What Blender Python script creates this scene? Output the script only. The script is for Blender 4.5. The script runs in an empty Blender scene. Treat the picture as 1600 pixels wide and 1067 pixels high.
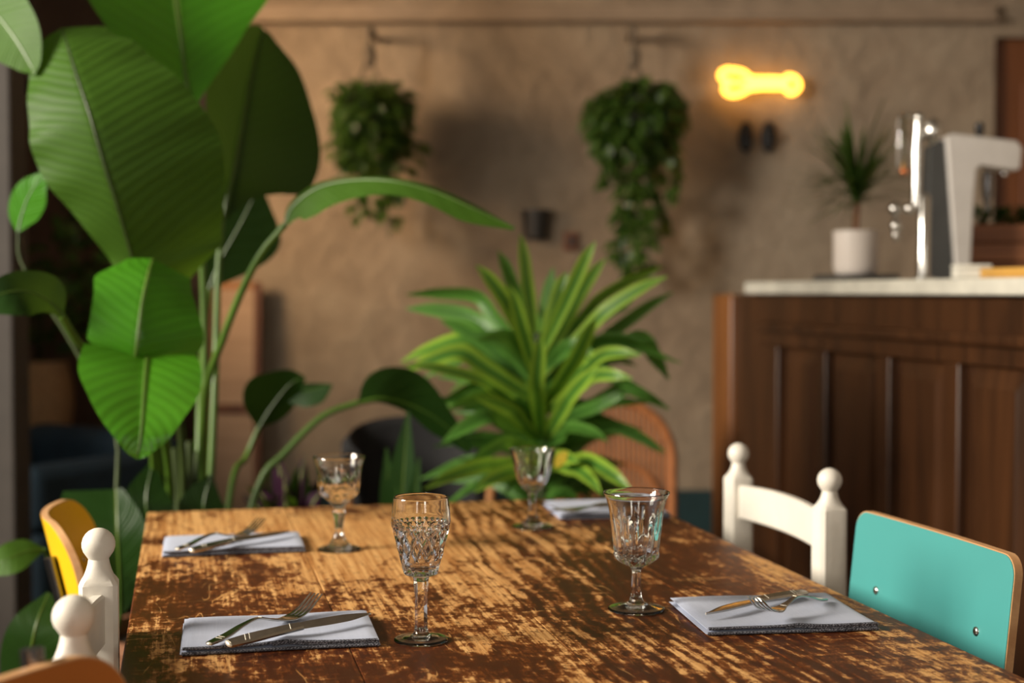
import bpy, bmesh, math, random
from math import sin, cos, pi, radians as R, sqrt, atan2
from mathutils import Vector as V, Matrix

random.seed(7)
SC = bpy.context.scene
COL = SC.collection

# ------------------------------------------------------------------ camera
FPX, HOR, CZ = 2222.0, 455.0, 1.16
PITCH = math.atan((533.5 - HOR) / FPX)
cd = bpy.data.cameras.new('camera')
cam = bpy.data.objects.new('camera', cd)
COL.objects.link(cam)
cam.location = (0, 0, CZ)
cam.rotation_euler = (pi / 2 - PITCH, 0, 0)
cd.sensor_width = 36.0
cd.lens = FPX / 1600 * 36
cd.clip_start = 0.05
cd.dof.use_dof = True
cd.dof.focus_distance = 1.68
cd.dof.aperture_fstop = 2.9
SC.camera = cam
CAM = V((0, 0, CZ))

# ------------------------------------------------------------------ world, lights, exposure
w = bpy.data.worlds.new('world')
SC.world = w
w.use_nodes = True
bg = w.node_tree.nodes['Background']
bg.inputs[0].default_value = (0.8, 0.87, 1.0, 1)
bg.inputs[1].default_value = 0.6


def area(name, loc, target, sx, sy, energy, col):
    l = bpy.data.lights.new(name, 'AREA')
    l.shape = 'RECTANGLE'
    l.size, l.size_y, l.energy, l.color = sx, sy, energy, col
    o = bpy.data.objects.new(name, l)
    COL.objects.link(o)
    o.location = loc
    d = V(target) - V(loc)
    o.rotation_euler = d.to_track_quat('-Z', 'Y').to_euler()
    return o


# daylight through the windows of the room: one beside the table, two behind the camera; the far side one is added
area('window_daylight', (-4.2, 0.9, 2.6), (0.3, 2.6, 0.9), 1.6, 1.5, 510, (1.0, 0.90, 0.76)).data.cycles.is_caustics_light = True
area('added_glow_light', (-2.5, 4.5, 2.2), (-0.8, 6.0, 1.85), 0.6, 0.8, 15, (1.0, 0.66, 0.36)).data.spread = R(66)  # added source for the warm glow on the back wall
area('rear_window_daylight', (1.5, -2.5, 1.85), (0.2, 2.5, 0.8), 0.55, 1.5, 26, (1.0, 0.92, 0.80))
area('rear_window_daylight', (-0.95, -2.5, 1.85), (-0.2, 2.5, 0.8), 0.55, 1.5, 14, (1.0, 0.92, 0.80))

SC.view_settings.view_transform = 'Standard'
SC.view_settings.look = 'None'
SC.view_settings.gamma = 1.0
SC.view_settings.use_curve_mapping = False
SC.view_settings.exposure = 0.0


# ------------------------------------------------------------------ helpers
def P(px, py, Y):
    """point of the place seen at photo pixel (px, py) at forward distance Y"""
    r, u = (px - 800) / FPX, (533.5 - py) / FPX
    d = V((r, cos(PITCH) + u * sin(PITCH), -sin(PITCH) + u * cos(PITCH)))
    return CAM + d * (Y / d.y)


TZ = 0.75


def T(px, py, h=0.0):
    r, u = (px - 800) / FPX, (533.5 - py) / FPX
    d = V((r, cos(PITCH) + u * sin(PITCH), -sin(PITCH) + u * cos(PITCH)))
    return CAM + d * ((TZ + h - CZ) / d.z)


def spline(pts, n):
    """catmull-rom through tuples, n samples"""
    m = len(pts)
    out = []
    for i in range(n):
        t = i / (n - 1) * (m - 1)
        k = min(int(t), m - 2)
        f = t - k
        p1, p2 = pts[k], pts[k + 1]
        p0 = pts[k - 1] if k > 0 else [2 * a - b for a, b in zip(p1, p2)]
        p3 = pts[k + 2] if k + 2 < m else [2 * b - a for a, b in zip(p1, p2)]
        out.append([0.5 * (2 * b + (c - a) * f + (2 * a - 5 * b + 4 * c - d) * f * f + (3 * b - a - 3 * c + d) * f ** 3)
                    for a, b, c, d in zip(p0, p1, p2, p3)])
    return out


class MB:
    def __init__(s):
        s.v, s.f, s.uv = [], [], {}

    def box(s, x0, x1, y0, y1, z0, z1, M=None):
        b = len(s.v)
        for x in (x0, x1):
            for y in (y0, y1):
                for z in (z0, z1):
                    p = V((x, y, z))
                    s.v.append(M @ p if M else p)
        s.f += [tuple(b + i for i in q) for q in
                ((0, 1, 3, 2), (4, 6, 7, 5), (0, 4, 5, 1), (2, 3, 7, 6), (0, 2, 6, 4), (1, 5, 7, 3))]
        return s

    def rings(s, rows, close=True, cap0=True, cap1=True):
        b = len(s.v)
        n = len(rows[0])
        for r in rows:
            s.v += [V(p) for p in r]
        for i in range(len(rows) - 1):
            for j in range(n if close else n - 1):
                k = (j + 1) % n
                s.f.append((b + i * n + j, b + i * n + k, b + (i + 1) * n + k, b + (i + 1) * n + j))
        if cap0:
            s.f.append(tuple(b + j for j in reversed(range(n))))
        if cap1:
            s.f.append(tuple(b + (len(rows) - 1) * n + j for j in range(n)))
        return s

    def tube(s, pts, rad, seg=8, flat=1.0):
        pts = [V(p) for p in pts]
        n = len(pts)
        up = None
        rows = []
        for i, p in enumerate(pts):
            t = (pts[min(i + 1, n - 1)] - pts[max(i - 1, 0)]).normalized()
            if up is None:
                up = t.orthogonal().normalized()
            up = (up - t * up.dot(t)).normalized()
            sd = t.cross(up)
            r = rad[i] if isinstance(rad, (list, tuple)) else rad
            rows.append([p + up * (cos(a) * r) + sd * (sin(a) * r * flat) for a in [2 * pi * k / seg for k in range(seg)]])
        return s.rings(rows)

    def lathe(s, prof, seg=32, c=(0, 0, 0), fn=None, cap0=True, cap1=True):
        c = V(c)
        rows = []
        for r, z in prof:
            rows.append([c + V((cos(a) * (fn(r, z, a) if fn else r), sin(a) * (fn(r, z, a) if fn else r), z))
                         for a in [2 * pi * k / seg for k in range(seg)]])
        return s.rings(rows, True, cap0, cap1)

    def ball(s, c, r, seg=16, sc=(1, 1, 1)):
        c = V(c)
        rows = []
        m = max(6, seg // 2)
        for i in range(m + 1):
            a = -pi / 2 + pi * (0.02 + 0.96 * i / m)
            rows.append([c + V((cos(a) * cos(b) * r * sc[0], cos(a) * sin(b) * r * sc[1], sin(a) * r * sc[2]))
                         for b in [2 * pi * k / seg for k in range(seg)]])
        return s.rings(rows)

    def grid(s, rows, uvs=None):
        b = len(s.v)
        n = len(rows[0])
        for i, r in enumerate(rows):
            for j, p in enumerate(r):
                if uvs:
                    s.uv[len(s.v)] = uvs[i][j]
                s.v.append(V(p))
        for i in range(len(rows) - 1):
            for j in range(n - 1):
                s.f.append((b + i * n + j, b + i * n + j + 1, b + (i + 1) * n + j + 1, b + (i + 1) * n + j))
        return s

    def build(s, name, mat, parent=None, smooth=True, bevel=0, world=False, seg=2, angle=40):
        off = V(parent.location) if (parent is not None and world) else V((0, 0, 0))
        if world and parent is not None and parent.parent is not None:
            off = off + V(parent.parent.location)
        me = bpy.data.meshes.new(name)
        me.from_pydata([tuple(v - off) for v in s.v], [], s.f)
        bm = bmesh.new()
        bm.from_mesh(me)
        if not s.uv:
            bmesh.ops.recalc_face_normals(bm, faces=bm.faces)
        bm.to_mesh(me)
        bm.free()
        if s.uv:
            lay = me.uv_layers.new(name='UVMap')
            for lp in me.loops:
                lay.data[lp.index].uv = s.uv.get(lp.vertex_index, (0, 0))
        me.materials.append(mat)
        if smooth:
            me.shade_smooth()
            if not s.uv:
                me.set_sharp_from_angle(angle=R(angle))
        o = bpy.data.objects.new(name, me)
        COL.objects.link(o)
        if parent is not None:
            o.parent = parent
        if bevel:
            m = o.modifiers.new('edge', 'BEVEL')
            m.width, m.segments, m.limit_method, m.angle_limit = bevel, seg, 'ANGLE', R(35)
            m.harden_normals = False
        return o


def tag(o, label, cat, group=None):
    o['label'], o['category'] = label, cat
    if group:
        o['group'] = group
    return o


def thing(name, label, cat, loc=(0, 0, 0), rz=0.0, group=None):
    o = bpy.data.objects.new(name, None)
    COL.objects.link(o)
    o.empty_display_size = 0.05
    o.location = loc
    o.rotation_euler = (0, 0, rz)
    return tag(o, label, cat, group)


def struct(o):
    o['kind'] = 'structure'
    return o


def dup(root, loc, rz, label, rot=None):
    """copy of a thing with copies of its parts and sub-parts"""
    r = root.copy()
    COL.objects.link(r)
    r.location = loc
    r.rotation_euler = rot if rot else (0, 0, rz)
    r['label'] = label
    for ch in list(root.children):
        c = ch.copy()
        COL.objects.link(c)
        c.parent = r
        for g in list(ch.children):
            d = g.copy()
            COL.objects.link(d)
            d.parent = c
    return r


# ------------------------------------------------------------------ materials
class NT:
    def __init__(s, name):
        s.m = bpy.data.materials.new(name)
        s.m.use_nodes = True
        s.t = s.m.node_tree
        s.b = s.t.nodes['Principled BSDF']
        s.o = s.t.nodes['Material Output']

    def n(s, typ, props=None, **ins):
        nd = s.t.nodes.new('ShaderNode' + typ)
        for k, v in (props or {}).items():
            setattr(nd, k, v)
        for k, v in ins.items():
            key = int(k[1:]) if k[0] == 'i' and k[1:].isdigit() else k.replace('_', ' ')
            s.set(nd.inputs[key], v)
        return nd

    def set(s, sock, v):
        if isinstance(v, bpy.types.NodeSocket):
            s.t.links.new(v, sock)
        elif isinstance(v, (tuple, list)) and len(v) == 3 and sock.type == 'RGBA':
            sock.default_value = (*v, 1)
        else:
            sock.default_value = v

    def P(s, **ins):
        for k, v in ins.items():
            s.set(s.b.inputs[k.replace('_', ' ')], v)
        return s

    def obj(s):
        return s.n('TexCoord').outputs['Object']

    def map(s, vec, sc=(1, 1, 1), rot=(0, 0, 0), loc=(0, 0, 0)):
        return s.n('Mapping', Vector=vec, Scale=sc, Rotation=rot, Location=loc).outputs[0]

    def noise(s, vec, scale=5, detail=3, rough=0.5, dist=0.0):
        return s.n('TexNoise', Vector=vec, Scale=scale, Detail=detail, Roughness=rough, Distortion=dist).outputs[0]

    def math(s, op, a, b=0.0, clamp=False):
        return s.n('Math', {'operation': op, 'use_clamp': clamp}, i0=a, i1=b).outputs[0]

    def ramp(s, fac, stops):
        r = s.n('ValToRGB', Fac=fac)
        e = r.color_ramp.elements
        while len(e) < len(stops):
            e.new(0.5)
        for i, (p, c) in enumerate(stops):
            e[i].position = p
            e[i].color = (*c, 1) if len(c) == 3 else c
        return r.outputs[0]

    def step(s, fac, a, b):
        return s.n('MapRange', {'interpolation_type': 'SMOOTHSTEP'}, Value=fac, From_Min=a, From_Max=b).outputs[0]

    def mix(s, fac, a, b):
        nd = s.n('Mix', {'data_type': 'RGBA'})
        s.set(nd.inputs[0], fac)
        s.set(nd.inputs[6], a)
        s.set(nd.inputs[7], b)
        return nd.outputs[2]

    def bump(s, h, strength=0.3, dist=0.005):
        s.set(s.b.inputs['Normal'], s.n('Bump', Strength=strength, Distance=dist, Height=h).outputs[0])
        return s


def plain(name, col, rough=0.5, metal=0.0, var=0.12, scale=12, bump=0.0, **kw):
    t = NT(name)
    n = t.noise(t.obj(), scale, 4, 0.6)
    c0 = tuple(c * (1 - var) for c in col)
    c1 = tuple(min(1, c * (1 + var)) for c in col)
    t.P(Base_Color=t.ramp(n, [(0.3, c0), (0.7, c1)]), Roughness=rough, Metallic=metal, **kw)
    if bump:
        t.bump(t.noise(t.obj(), scale * 6, 3), bump, 0.002)
    return t.m


def wood(name, dark, light, rough=0.4, axis=2, scale=1.0, coat=0.0):
    t = NT(name)
    sc = [22 * scale] * 3
    sc[axis] = 1.6 * scale
    n = t.noise(t.map(t.obj(), tuple(sc)), 1.0, 5, 0.6, 0.6)
    t.P(Base_Color=t.ramp(n, [(0.3, dark), (0.72, light)]), Roughness=rough, Coat_Weight=coat, Coat_Roughness=0.25)
    t.bump(n, 0.12, 0.002)
    return t.m


def m_plaster(name, c0, c1, c2):
    t = NT(name)
    o = t.obj()
    big = t.noise(o, 1.1, 4, 0.6, 0.5)
    mid = t.noise(o, 7.0, 6, 0.65, 0.3)
    fac = t.math('ADD', t.math('MULTIPLY', big, 0.6), t.math('MULTIPLY', mid, 0.4))
    t.P(Base_Color=t.ramp(fac, [(0.36, c0), (0.5, c1), (0.64, c2)]), Roughness=0.85)
    t.bump(t.math('ADD', mid, t.math('MULTIPLY', t.noise(o, 2.2, 3), 1.5)), 0.9, 0.03)
    return t.m


def m_tabletop():
    t = NT('worn varnished table wood')
    o = t.obj()
    xyz = t.n('SeparateXYZ', Vector=o)
    x, y = xyz.outputs[0], xyz.outputs[1]
    rnd = t.n('ObjectInfo').outputs['Random']
    off = t.n('CombineXYZ', X=t.math('MULTIPLY', rnd, 7.0), Y=t.math('MULTIPLY', rnd, 13.0), Z=rnd).outputs[0]
    op = t.n('VectorMath', {'operation': 'ADD'}, i0=o, i1=off).outputs[0]
    # growth rings: flowing bands along the board, bent round knots
    warp = t.noise(t.map(op, (3.2, 1.3, 1)), 1.0, 2, 0.5)
    ring = t.n('TexWave', {'wave_type': 'BANDS', 'bands_direction': 'X'}, Vector=t.n('CombineXYZ', X=t.math('ADD', x, t.math('MULTIPLY', warp, 0.42)), Y=t.math('MULTIPLY', y, 0.05), Z=0.0).outputs[0],
               Scale=11.0, Distortion=2.6, Detail=3.0, Detail_Scale=2.0).outputs['Fac']
    grain = t.noise(t.map(op, (190, 5.0, 1)), 1.0, 4, 0.65)
    cross = t.noise(t.map(o, (6.0, 130, 1)), 1.0, 4, 0.7)
    big = t.noise(t.map(o, (3.0, 2.2, 1), loc=(0.35, 0.1, 0)), 1.0, 3, 0.55, 0.3)
    mid = t.noise(t.map(o, (24, 11, 1)), 1.0, 7, 0.7, 0.5)
    fine = t.noise(t.map(o, (95, 48, 1)), 1.0, 6, 0.78)
    # wear is stronger towards the far end and over the side boards where people sit
    dev = lambda n, k: t.math('MULTIPLY', t.math('SUBTRACT', n, 0.5), k)
    bias = t.math('ADD', t.math('MULTIPLY', t.step(y, -0.3, 0.55), 0.11), t.math('MULTIPLY', t.step(x, 0.46, 0.0), 0.10))
    wsum = t.math('ADD', t.math('ADD', dev(big, 1.5), dev(mid, 1.5)), bias)
    wsum = t.math('ADD', wsum, t.math('ADD', dev(fine, 1.3), t.math('ADD', dev(grain, 0.55), dev(cross, 0.5))))
    inner = t.math('MULTIPLY', t.step(x, 0.0, 0.06), t.step(x, 0.34, 0.26))
    ring = t.math('MULTIPLY', ring, t.math('ADD', t.math('MULTIPLY', inner, 0.85), 0.15))
    wsum = t.math('ADD', wsum, dev(ring, -0.22))
    wear = t.step(wsum, 0.18, 0.40)
    half = t.step(wsum, 0.0, 0.26)
    # scratches
    s1 = t.math('ABSOLUTE', t.math('SUBTRACT', t.noise(t.map(o, (16, 2.4, 1), (0, 0, 0.35)), 1.0, 2, 0.5), 0.5))
    s2 = t.math('ABSOLUTE', t.math('SUBTRACT', t.noise(t.map(o, (3.0, 21, 1), (0, 0, 0.2)), 1.0, 2, 0.5), 0.48))
    scr = t.math('MAXIMUM', t.step(s1, 0.0045, 0.001), t.step(s2, 0.004, 0.001))
    scr = t.math('MULTIPLY', t.math('MULTIPLY', scr, t.step(t.noise(o, 14, 4), 0.5, 0.62)), 0.8)
    var = t.mix(t.noise(t.map(op, (6, 2.0, 1)), 1.0, 4, 0.6), (0.007, 0.003, 0.0015), (0.105, 0.022, 0.0035))
    var = t.mix(t.math('MULTIPLY', ring, 0.45), var, (0.016, 0.007, 0.003))
    var = t.mix(t.math('MULTIPLY', half, 0.58), var, (0.25, 0.065, 0.010))
    tan = t.mix(t.step(grain, 0.3, 0.7), (0.43, 0.185, 0.048), (0.74, 0.42, 0.155))
    tan = t.mix(t.math('MULTIPLY', t.step(ring, 0.5, 0.95), 0.6), tan, (0.20, 0.075, 0.02))
    col = t.mix(t.math('MAXIMUM', wear, scr), var, tan)
    col = t.mix(t.math('MULTIPLY', t.step(t.noise(t.map(o, (120, 60, 1)), 1, 3, 0.7), 0.56, 0.68), 0.6), col, (0.045, 0.016, 0.006))
    rough = t.math('ADD', t.math('MULTIPLY', wear, 0.16), t.math('ADD', 0.34, t.math('MULTIPLY', fine, 0.16)))
    t.P(Base_Color=col, Roughness=rough, Specular_IOR_Level=0.3)
    t.bump(t.math('SUBTRACT', t.math('MULTIPLY', grain, 0.5), t.math('ADD', t.math('MULTIPLY', wear, 0.6), t.math('MULTIPLY', ring, 0.3))), 0.35, 0.0012)
    return t.m


def m_leaf(name, dark, light, rib=(0.45, 0.62, 0.12), veins=60, slope=0.22, rough=0.33, trans=0.3, stripe=None, veincol=0.35, spec=0.32):
    t = NT(name)
    uv = t.n('SeparateXYZ', Vector=t.n('TexCoord').outputs['UV'])
    u, v = uv.outputs[0], uv.outputs[1]
    a = t.math('ABSOLUTE', t.math('MULTIPLY', t.math('SUBTRACT', v, 0.5), 2.0))
    n = t.noise(t.obj(), 9, 4)
    col = t.mix(n, dark, light)
    wob = t.math('MULTIPLY', t.noise(t.obj(), 6, 2), 0.03)
    ph = t.math('MULTIPLY', t.math('ADD', t.math('SUBTRACT', u, t.math('MULTIPLY', a, slope)), wob), veins * 2 * pi)
    wv = t.math('ADD', t.math('MULTIPLY', t.math('SINE', ph), 0.5), 0.5)
    wv2 = t.math('MULTIPLY', t.math('SINE', t.math('MULTIPLY', ph, 0.31)), 0.5)
    if stripe:
        col = t.mix(t.step(t.math('ADD', a, t.math('MULTIPLY', n, 0.2)), 0.35, 0.75), col, stripe)
        h = t.math('SINE', t.math('MULTIPLY', v, 60))
    else:
        col = t.mix(t.math('MULTIPLY', wv, veincol), col, tuple(c * 1.7 for c in light))
        col = t.mix(t.step(a, 0.045, 0.015), col, rib)
        h = t.math('ADD', wv, wv2)
    t.P(Base_Color=col, Roughness=rough, Specular_IOR_Level=spec)
    t.bump(h, 0.2, 0.003)
    tr = t.n('BsdfTranslucent', Color=t.mix(0.55, col, (0.30, 0.52, 0.03)))
    mx = t.n('MixShader', i0=trans, i1=t.b.outputs[0], i2=tr.outputs[0])
    t.t.links.new(mx.outputs[0], t.o.inputs[0])
    return t.m


def m_cloth(name, c0, c1):
    t = NT(name)
    o = t.obj()
    wx = t.n('TexWave', {'bands_direction': 'X'}, Vector=o, Scale=420.0, Distortion=0.8).outputs['Fac']
    wy = t.n('TexWave', {'bands_direction': 'Y'}, Vector=o, Scale=420.0, Distortion=0.8).outputs['Fac']
    sl = t.noise(t.map(o, (420, 14, 1)), 1, 3)
    sl2 = t.noise(t.map(o, (14, 420, 1)), 1, 3)
    f = t.math('MULTIPLY', t.math('ADD', t.math('ADD', wx, wy), t.math('ADD', sl, sl2)), 0.25)
    t.P(Base_Color=t.ramp(f, [(0.3, c0), (0.65, c1)]), Roughness=0.9, Sheen_Weight=0.15)
    t.bump(f, 0.4, 0.0006)
    return t.m


def m_hem():
    t = NT('dark stitched hem')
    o = t.obj()
    c = t.n('TexChecker', Vector=t.map(o, (1, 1, 1), (0, 0.6, 0.785)), Scale=900.0, Color1=(0.012, 0.013, 0.02), Color2=(0.30, 0.31, 0.36)).outputs[0]
    n = t.noise(o, 600, 2)
    t.P(Base_Color=t.mix(t.step(n, 0.35, 0.6), (0.012, 0.012, 0.018), c), Roughness=0.9)
    return t.m


def m_glass():
    t = NT('clear glass')
    g = t.n('BsdfGlass', Color=(0.985, 0.99, 0.985), Roughness=0.0, IOR=1.5)
    tr = t.n('BsdfTransparent', Color=(0.99, 0.99, 0.98))
    mx = t.n('MixShader', i0=0.0, i1=g.outputs[0], i2=tr.outputs[0])
    t.t.links.new(mx.outputs[0], t.o.inputs[0])
    return t.m


def m_emit(name, col, s):
    t = NT(name)
    e = t.n('Emission', Color=col, Strength=s)
    t.t.links.new(e.outputs[0], t.o.inputs[0])
    return t.m


MT = dict(
    table=m_tabletop(),
    frame=wood('dark brown table frame', (0.03, 0.012, 0.005), (0.13, 0.05, 0.015), 0.45, 1),
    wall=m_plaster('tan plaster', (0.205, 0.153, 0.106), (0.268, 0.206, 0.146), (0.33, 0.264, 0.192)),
    alcove=m_plaster('plaster darkened for shade', (0.10, 0.06, 0.038), (0.14, 0.086, 0.054), (0.18, 0.112, 0.07)),  # shade of the dim wall corner put into the brown base colour
    ceil=m_plaster('off white ceiling paint', (0.5, 0.45, 0.38), (0.56, 0.5, 0.43), (0.6, 0.55, 0.47)),
    sidewall=m_plaster('warm side wall paint', (0.36, 0.29, 0.22), (0.42, 0.34, 0.26), (0.46, 0.38, 0.3)),
    floor=wood('dark floor boards', (0.03, 0.028, 0.026), (0.07, 0.055, 0.045), 0.5, 1, 0.5),
    teal_paint=plain('dark teal paint', (0.008, 0.032, 0.036), 0.6),
    rail=plain('painted rail', (0.27, 0.20, 0.14), 0.6),
    post=plain('grey brown post', (0.055, 0.045, 0.038), 0.7),
    door=wood('red brown door wood', (0.09, 0.026, 0.007), (0.20, 0.065, 0.018), 0.4),
    bar=wood('dark bar wood', (0.021, 0.008, 0.003), (0.076, 0.028, 0.009), 0.36, 2, 0.8),
    barlight=wood('orange bar wood', (0.12, 0.04, 0.010), (0.25, 0.095, 0.025), 0.4, 2, 0.8),
    stone=plain('pale stone', (0.60, 0.58, 0.50), 0.35, 0, 0.18, 9),
    white=plain('chipped white paint', (0.72, 0.68, 0.60), 0.45, 0, 0.05, 14, 0.15),
    teal=plain('teal laminate', (0.062, 0.30, 0.29), 0.42, 0, 0.04, 3),
    yellow=plain('yellow laminate', (0.76, 0.43, 0.008), 0.4, 0, 0.05, 3),
    orange=plain('orange brown laminate', (0.42, 0.125, 0.014), 0.4, 0, 0.08, 3),
    ply=wood('plywood edge', (0.45, 0.22, 0.09), (0.72, 0.42, 0.2), 0.5, 1),
    steel=plain('polished steel', (0.62, 0.61, 0.58), 0.18, 1.0, 0.05),
    darksteel=plain('dark steel tube', (0.22, 0.22, 0.23), 0.25, 1.0, 0.05),
    cutlery=plain('silver cutlery', (0.50, 0.475, 0.43), 0.19, 1.0, 0.12, 60),
    ivory=plain('worn silver tip', (0.85, 0.80, 0.66), 0.3, 0.6),
    napkin=m_cloth('blue grey linen', (0.31, 0.35, 0.47), (0.48, 0.53, 0.67)),
    hem=m_hem(),
    glass=m_glass(),
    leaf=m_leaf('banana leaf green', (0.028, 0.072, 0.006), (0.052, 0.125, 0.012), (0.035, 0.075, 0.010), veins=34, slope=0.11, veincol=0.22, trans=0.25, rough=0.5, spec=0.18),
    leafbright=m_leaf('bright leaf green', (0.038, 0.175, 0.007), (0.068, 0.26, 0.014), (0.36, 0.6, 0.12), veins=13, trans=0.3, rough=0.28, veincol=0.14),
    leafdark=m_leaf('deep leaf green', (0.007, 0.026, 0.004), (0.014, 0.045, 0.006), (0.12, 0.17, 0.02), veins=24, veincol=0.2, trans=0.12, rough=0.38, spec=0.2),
    petiole=plain('leaf stalk green', (0.06, 0.125, 0.011), 0.4, 0, 0.2, 10),
    petiole_d=plain('dull leaf stalk green', (0.032, 0.052, 0.008), 0.45, 0, 0.25, 10),
    drac=m_leaf('striped strap leaf', (0.05, 0.16, 0.025), (0.11, 0.29, 0.04), veins=3, stripe=(0.30, 0.48, 0.05), trans=0.25, rough=0.3),
    drac2=m_leaf('green strap leaf', (0.035, 0.115, 0.018), (0.08, 0.22, 0.03), veins=3, stripe=(0.10, 0.25, 0.04), trans=0.22, rough=0.3),
    yellowleaf=m_leaf('yellowing leaf', (0.5, 0.36, 0.03), (0.7, 0.5, 0.05), veins=3, trans=0.3),
    vine=m_leaf('vine leaf', (0.010, 0.028, 0.005), (0.024, 0.058, 0.008), veins=4, trans=0.2),
    purple=m_leaf('purple leaf', (0.013, 0.003, 0.010), (0.026, 0.006, 0.02), veins=4, trans=0.1),
    terracotta=plain('brown clay', (0.20, 0.085, 0.04), 0.7, 0, 0.2),
    darkpot=plain('charcoal pot', (0.03, 0.027, 0.025), 0.5),
    soil=plain('soil', (0.03, 0.02, 0.012), 0.95, 0, 0.3, 40, 0.5),
    rope=plain('jute rope', (0.13, 0.10, 0.07), 0.9),
    black=plain('black plastic', (0.012, 0.012, 0.013), 0.4),
    cushion=plain('black upholstery', (0.009, 0.009, 0.010), 0.8),
    legwood=wood('orange leg wood', (0.26, 0.11, 0.035), (0.45, 0.20, 0.07), 0.45),
    rattan=plain('rattan cane', (0.34, 0.125, 0.04), 0.45, 0, 0.25, 40),
    basket=plain('woven basket straw', (0.48, 0.30, 0.15), 0.8, 0, 0.3, 60, 0.5),
    blue=plain('dark blue upholstery', (0.014, 0.035, 0.055), 0.8, 0, 0.15),
    potwhite=plain('white ceramic', (0.78, 0.70, 0.64), 0.35, 0, 0.03),
    slate=plain('dark slate', (0.05, 0.05, 0.048), 0.5),
    fontface=plain('satin nickel', (0.62, 0.585, 0.55), 0.42, 0.25, 0.06),
    gold=plain('yellow wood', (0.55, 0.30, 0.06), 0.5),
    crate=wood('reddish crate wood', (0.16, 0.055, 0.02), (0.34, 0.13, 0.05), 0.6, 0),
    redwood=wood('red brown stool wood', (0.09, 0.03, 0.012), (0.2, 0.075, 0.03), 0.5),
    paleboard=wood('pale pinkish wood', (0.38, 0.25, 0.16), (0.52, 0.36, 0.24), 0.6, 0),
    neon=m_emit('warm neon glow', (1.0, 0.42, 0.045), 8.0),
    whitebox=plain('off white card', (0.72, 0.70, 0.62), 0.5, 0, 0.03),
)

# ------------------------------------------------------------------ room shell
WY, WL, WR_, WB, CH = 6.0, -2.6, 3.2, -2.6, 3.0
AX = P(330, 400, WY).x          # where the plaster wall ends and the dark alcove begins
AY = 7.5
mb = MB().box(WL - 0.1, WR_ + 0.1, WB - 0.1, AY + 0.1, -0.1, 0.0)
struct(mb.build('floor', MT['floor'], smooth=False))
struct(MB().box(WL - 0.1, WR_ + 0.1, WB - 0.1, AY + 0.1, CH, CH + 0.1).build('ceiling', MT['ceil'], smooth=False))
DX0 = P(1553, 200, WY).x         # door jamb
DTOP = P(1553, 58, WY).z
mb = MB().box(AX, DX0, WY, WY + 0.15, 0, CH).box(DX0, DX0 + 0.9, WY, WY + 0.15, DTOP, CH).box(DX0 + 0.9, WR_, WY, WY + 0.15, 0, CH)
struct(mb.build('wall_back', MT['wall'], smooth=False))
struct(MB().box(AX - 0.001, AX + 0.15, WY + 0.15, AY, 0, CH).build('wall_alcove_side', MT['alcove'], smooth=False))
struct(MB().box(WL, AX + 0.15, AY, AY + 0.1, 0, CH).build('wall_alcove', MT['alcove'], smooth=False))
# side wall with a big window opening beside the table
wy0, wy1, wz0, wz1 = 0.3, 2.9, 0.95, 2.85
vy0, vy1, vz0, vz1 = 4.0, 5.0, 1.65, 2.75
mb = MB().box(WL - 0.1, WL, WB, wy0, 0, CH).box(WL - 0.1, WL, wy1, vy0, 0, CH).box(WL - 0.1, WL, vy1, AY, 0, CH).box(WL - 0.1, WL, vy0, vy1, 0, vz0).box(WL - 0.1, WL, vy0, vy1, vz1, CH).box(WL - 0.1, WL, wy0, wy1, 0, wz0).box(WL - 0.1, WL, wy0, wy1, wz1, CH)
struct(mb.build('wall_left', MT['sidewall'], smooth=False))
win = bpy.data.objects.new('window_1', None)
COL.objects.link(win)
struct(win)
MB().box(WL - 0.08, WL - 0.03, wy0, wy0 + 0.05, wz0, wz1).box(WL - 0.08, WL - 0.03, wy1 - 0.05, wy1, wz0, wz1).box(WL - 0.08, WL - 0.03, wy0 + .05, wy1 - .05, wz0, wz0 + 0.05).box(WL - 0.08, WL - 0.03, wy0 + .05, wy1 - .05, wz1 - 0.05, wz1).build('window_frame', MT['white'], win, False)
MB().box(WL - 0.02, WL + 0.10, wy0 - 0.05, wy1 + 0.05, wz0 - 0.03, wz0).build('window_sill', MT['white'], win, False)
w2 = bpy.data.objects.new('added_window', None)  # unseen window, added to carry the warm glow on the back wall
COL.objects.link(w2)
struct(w2)
MB().box(WL - 0.08, WL - 0.03, vy0, vy0 + 0.05, vz0, vz1).box(WL - 0.08, WL - 0.03, vy1 - 0.05, vy1, vz0, vz1).box(WL - 0.08, WL - 0.03, vy0 + .05, vy1 - .05, vz0, vz0 + 0.05).box(WL - 0.08, WL - 0.03, vy0 + .05, vy1 - .05, vz1 - 0.05, vz1).build('window_frame', MT['white'], w2, False)
struct(MB().box(WR_, WR_ + 0.1, WB, AY, 0, CH).build('wall_right', MT['sidewall'], smooth=False))
bx0, bx1, bz0, bz1 = 1.15, 1.85, 1.1, 2.6
mb = MB().box(WL, -1.3, WB - 0.1, WB, 0, CH).box(-1.3, -0.6, WB - 0.1, WB, 0, bz0).box(-1.3, -0.6, WB - 0.1, WB, bz1, CH).box(-0.6, bx0, WB - 0.1, WB, 0, CH).box(bx1, WR_, WB - 0.1, WB, 0, CH).box(bx0, bx1, WB - 0.1, WB, 0, bz0).box(bx0, bx1, WB - 0.1, WB, bz1, CH)
struct(mb.build('wall_rear', MT['sidewall'], smooth=False))
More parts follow.
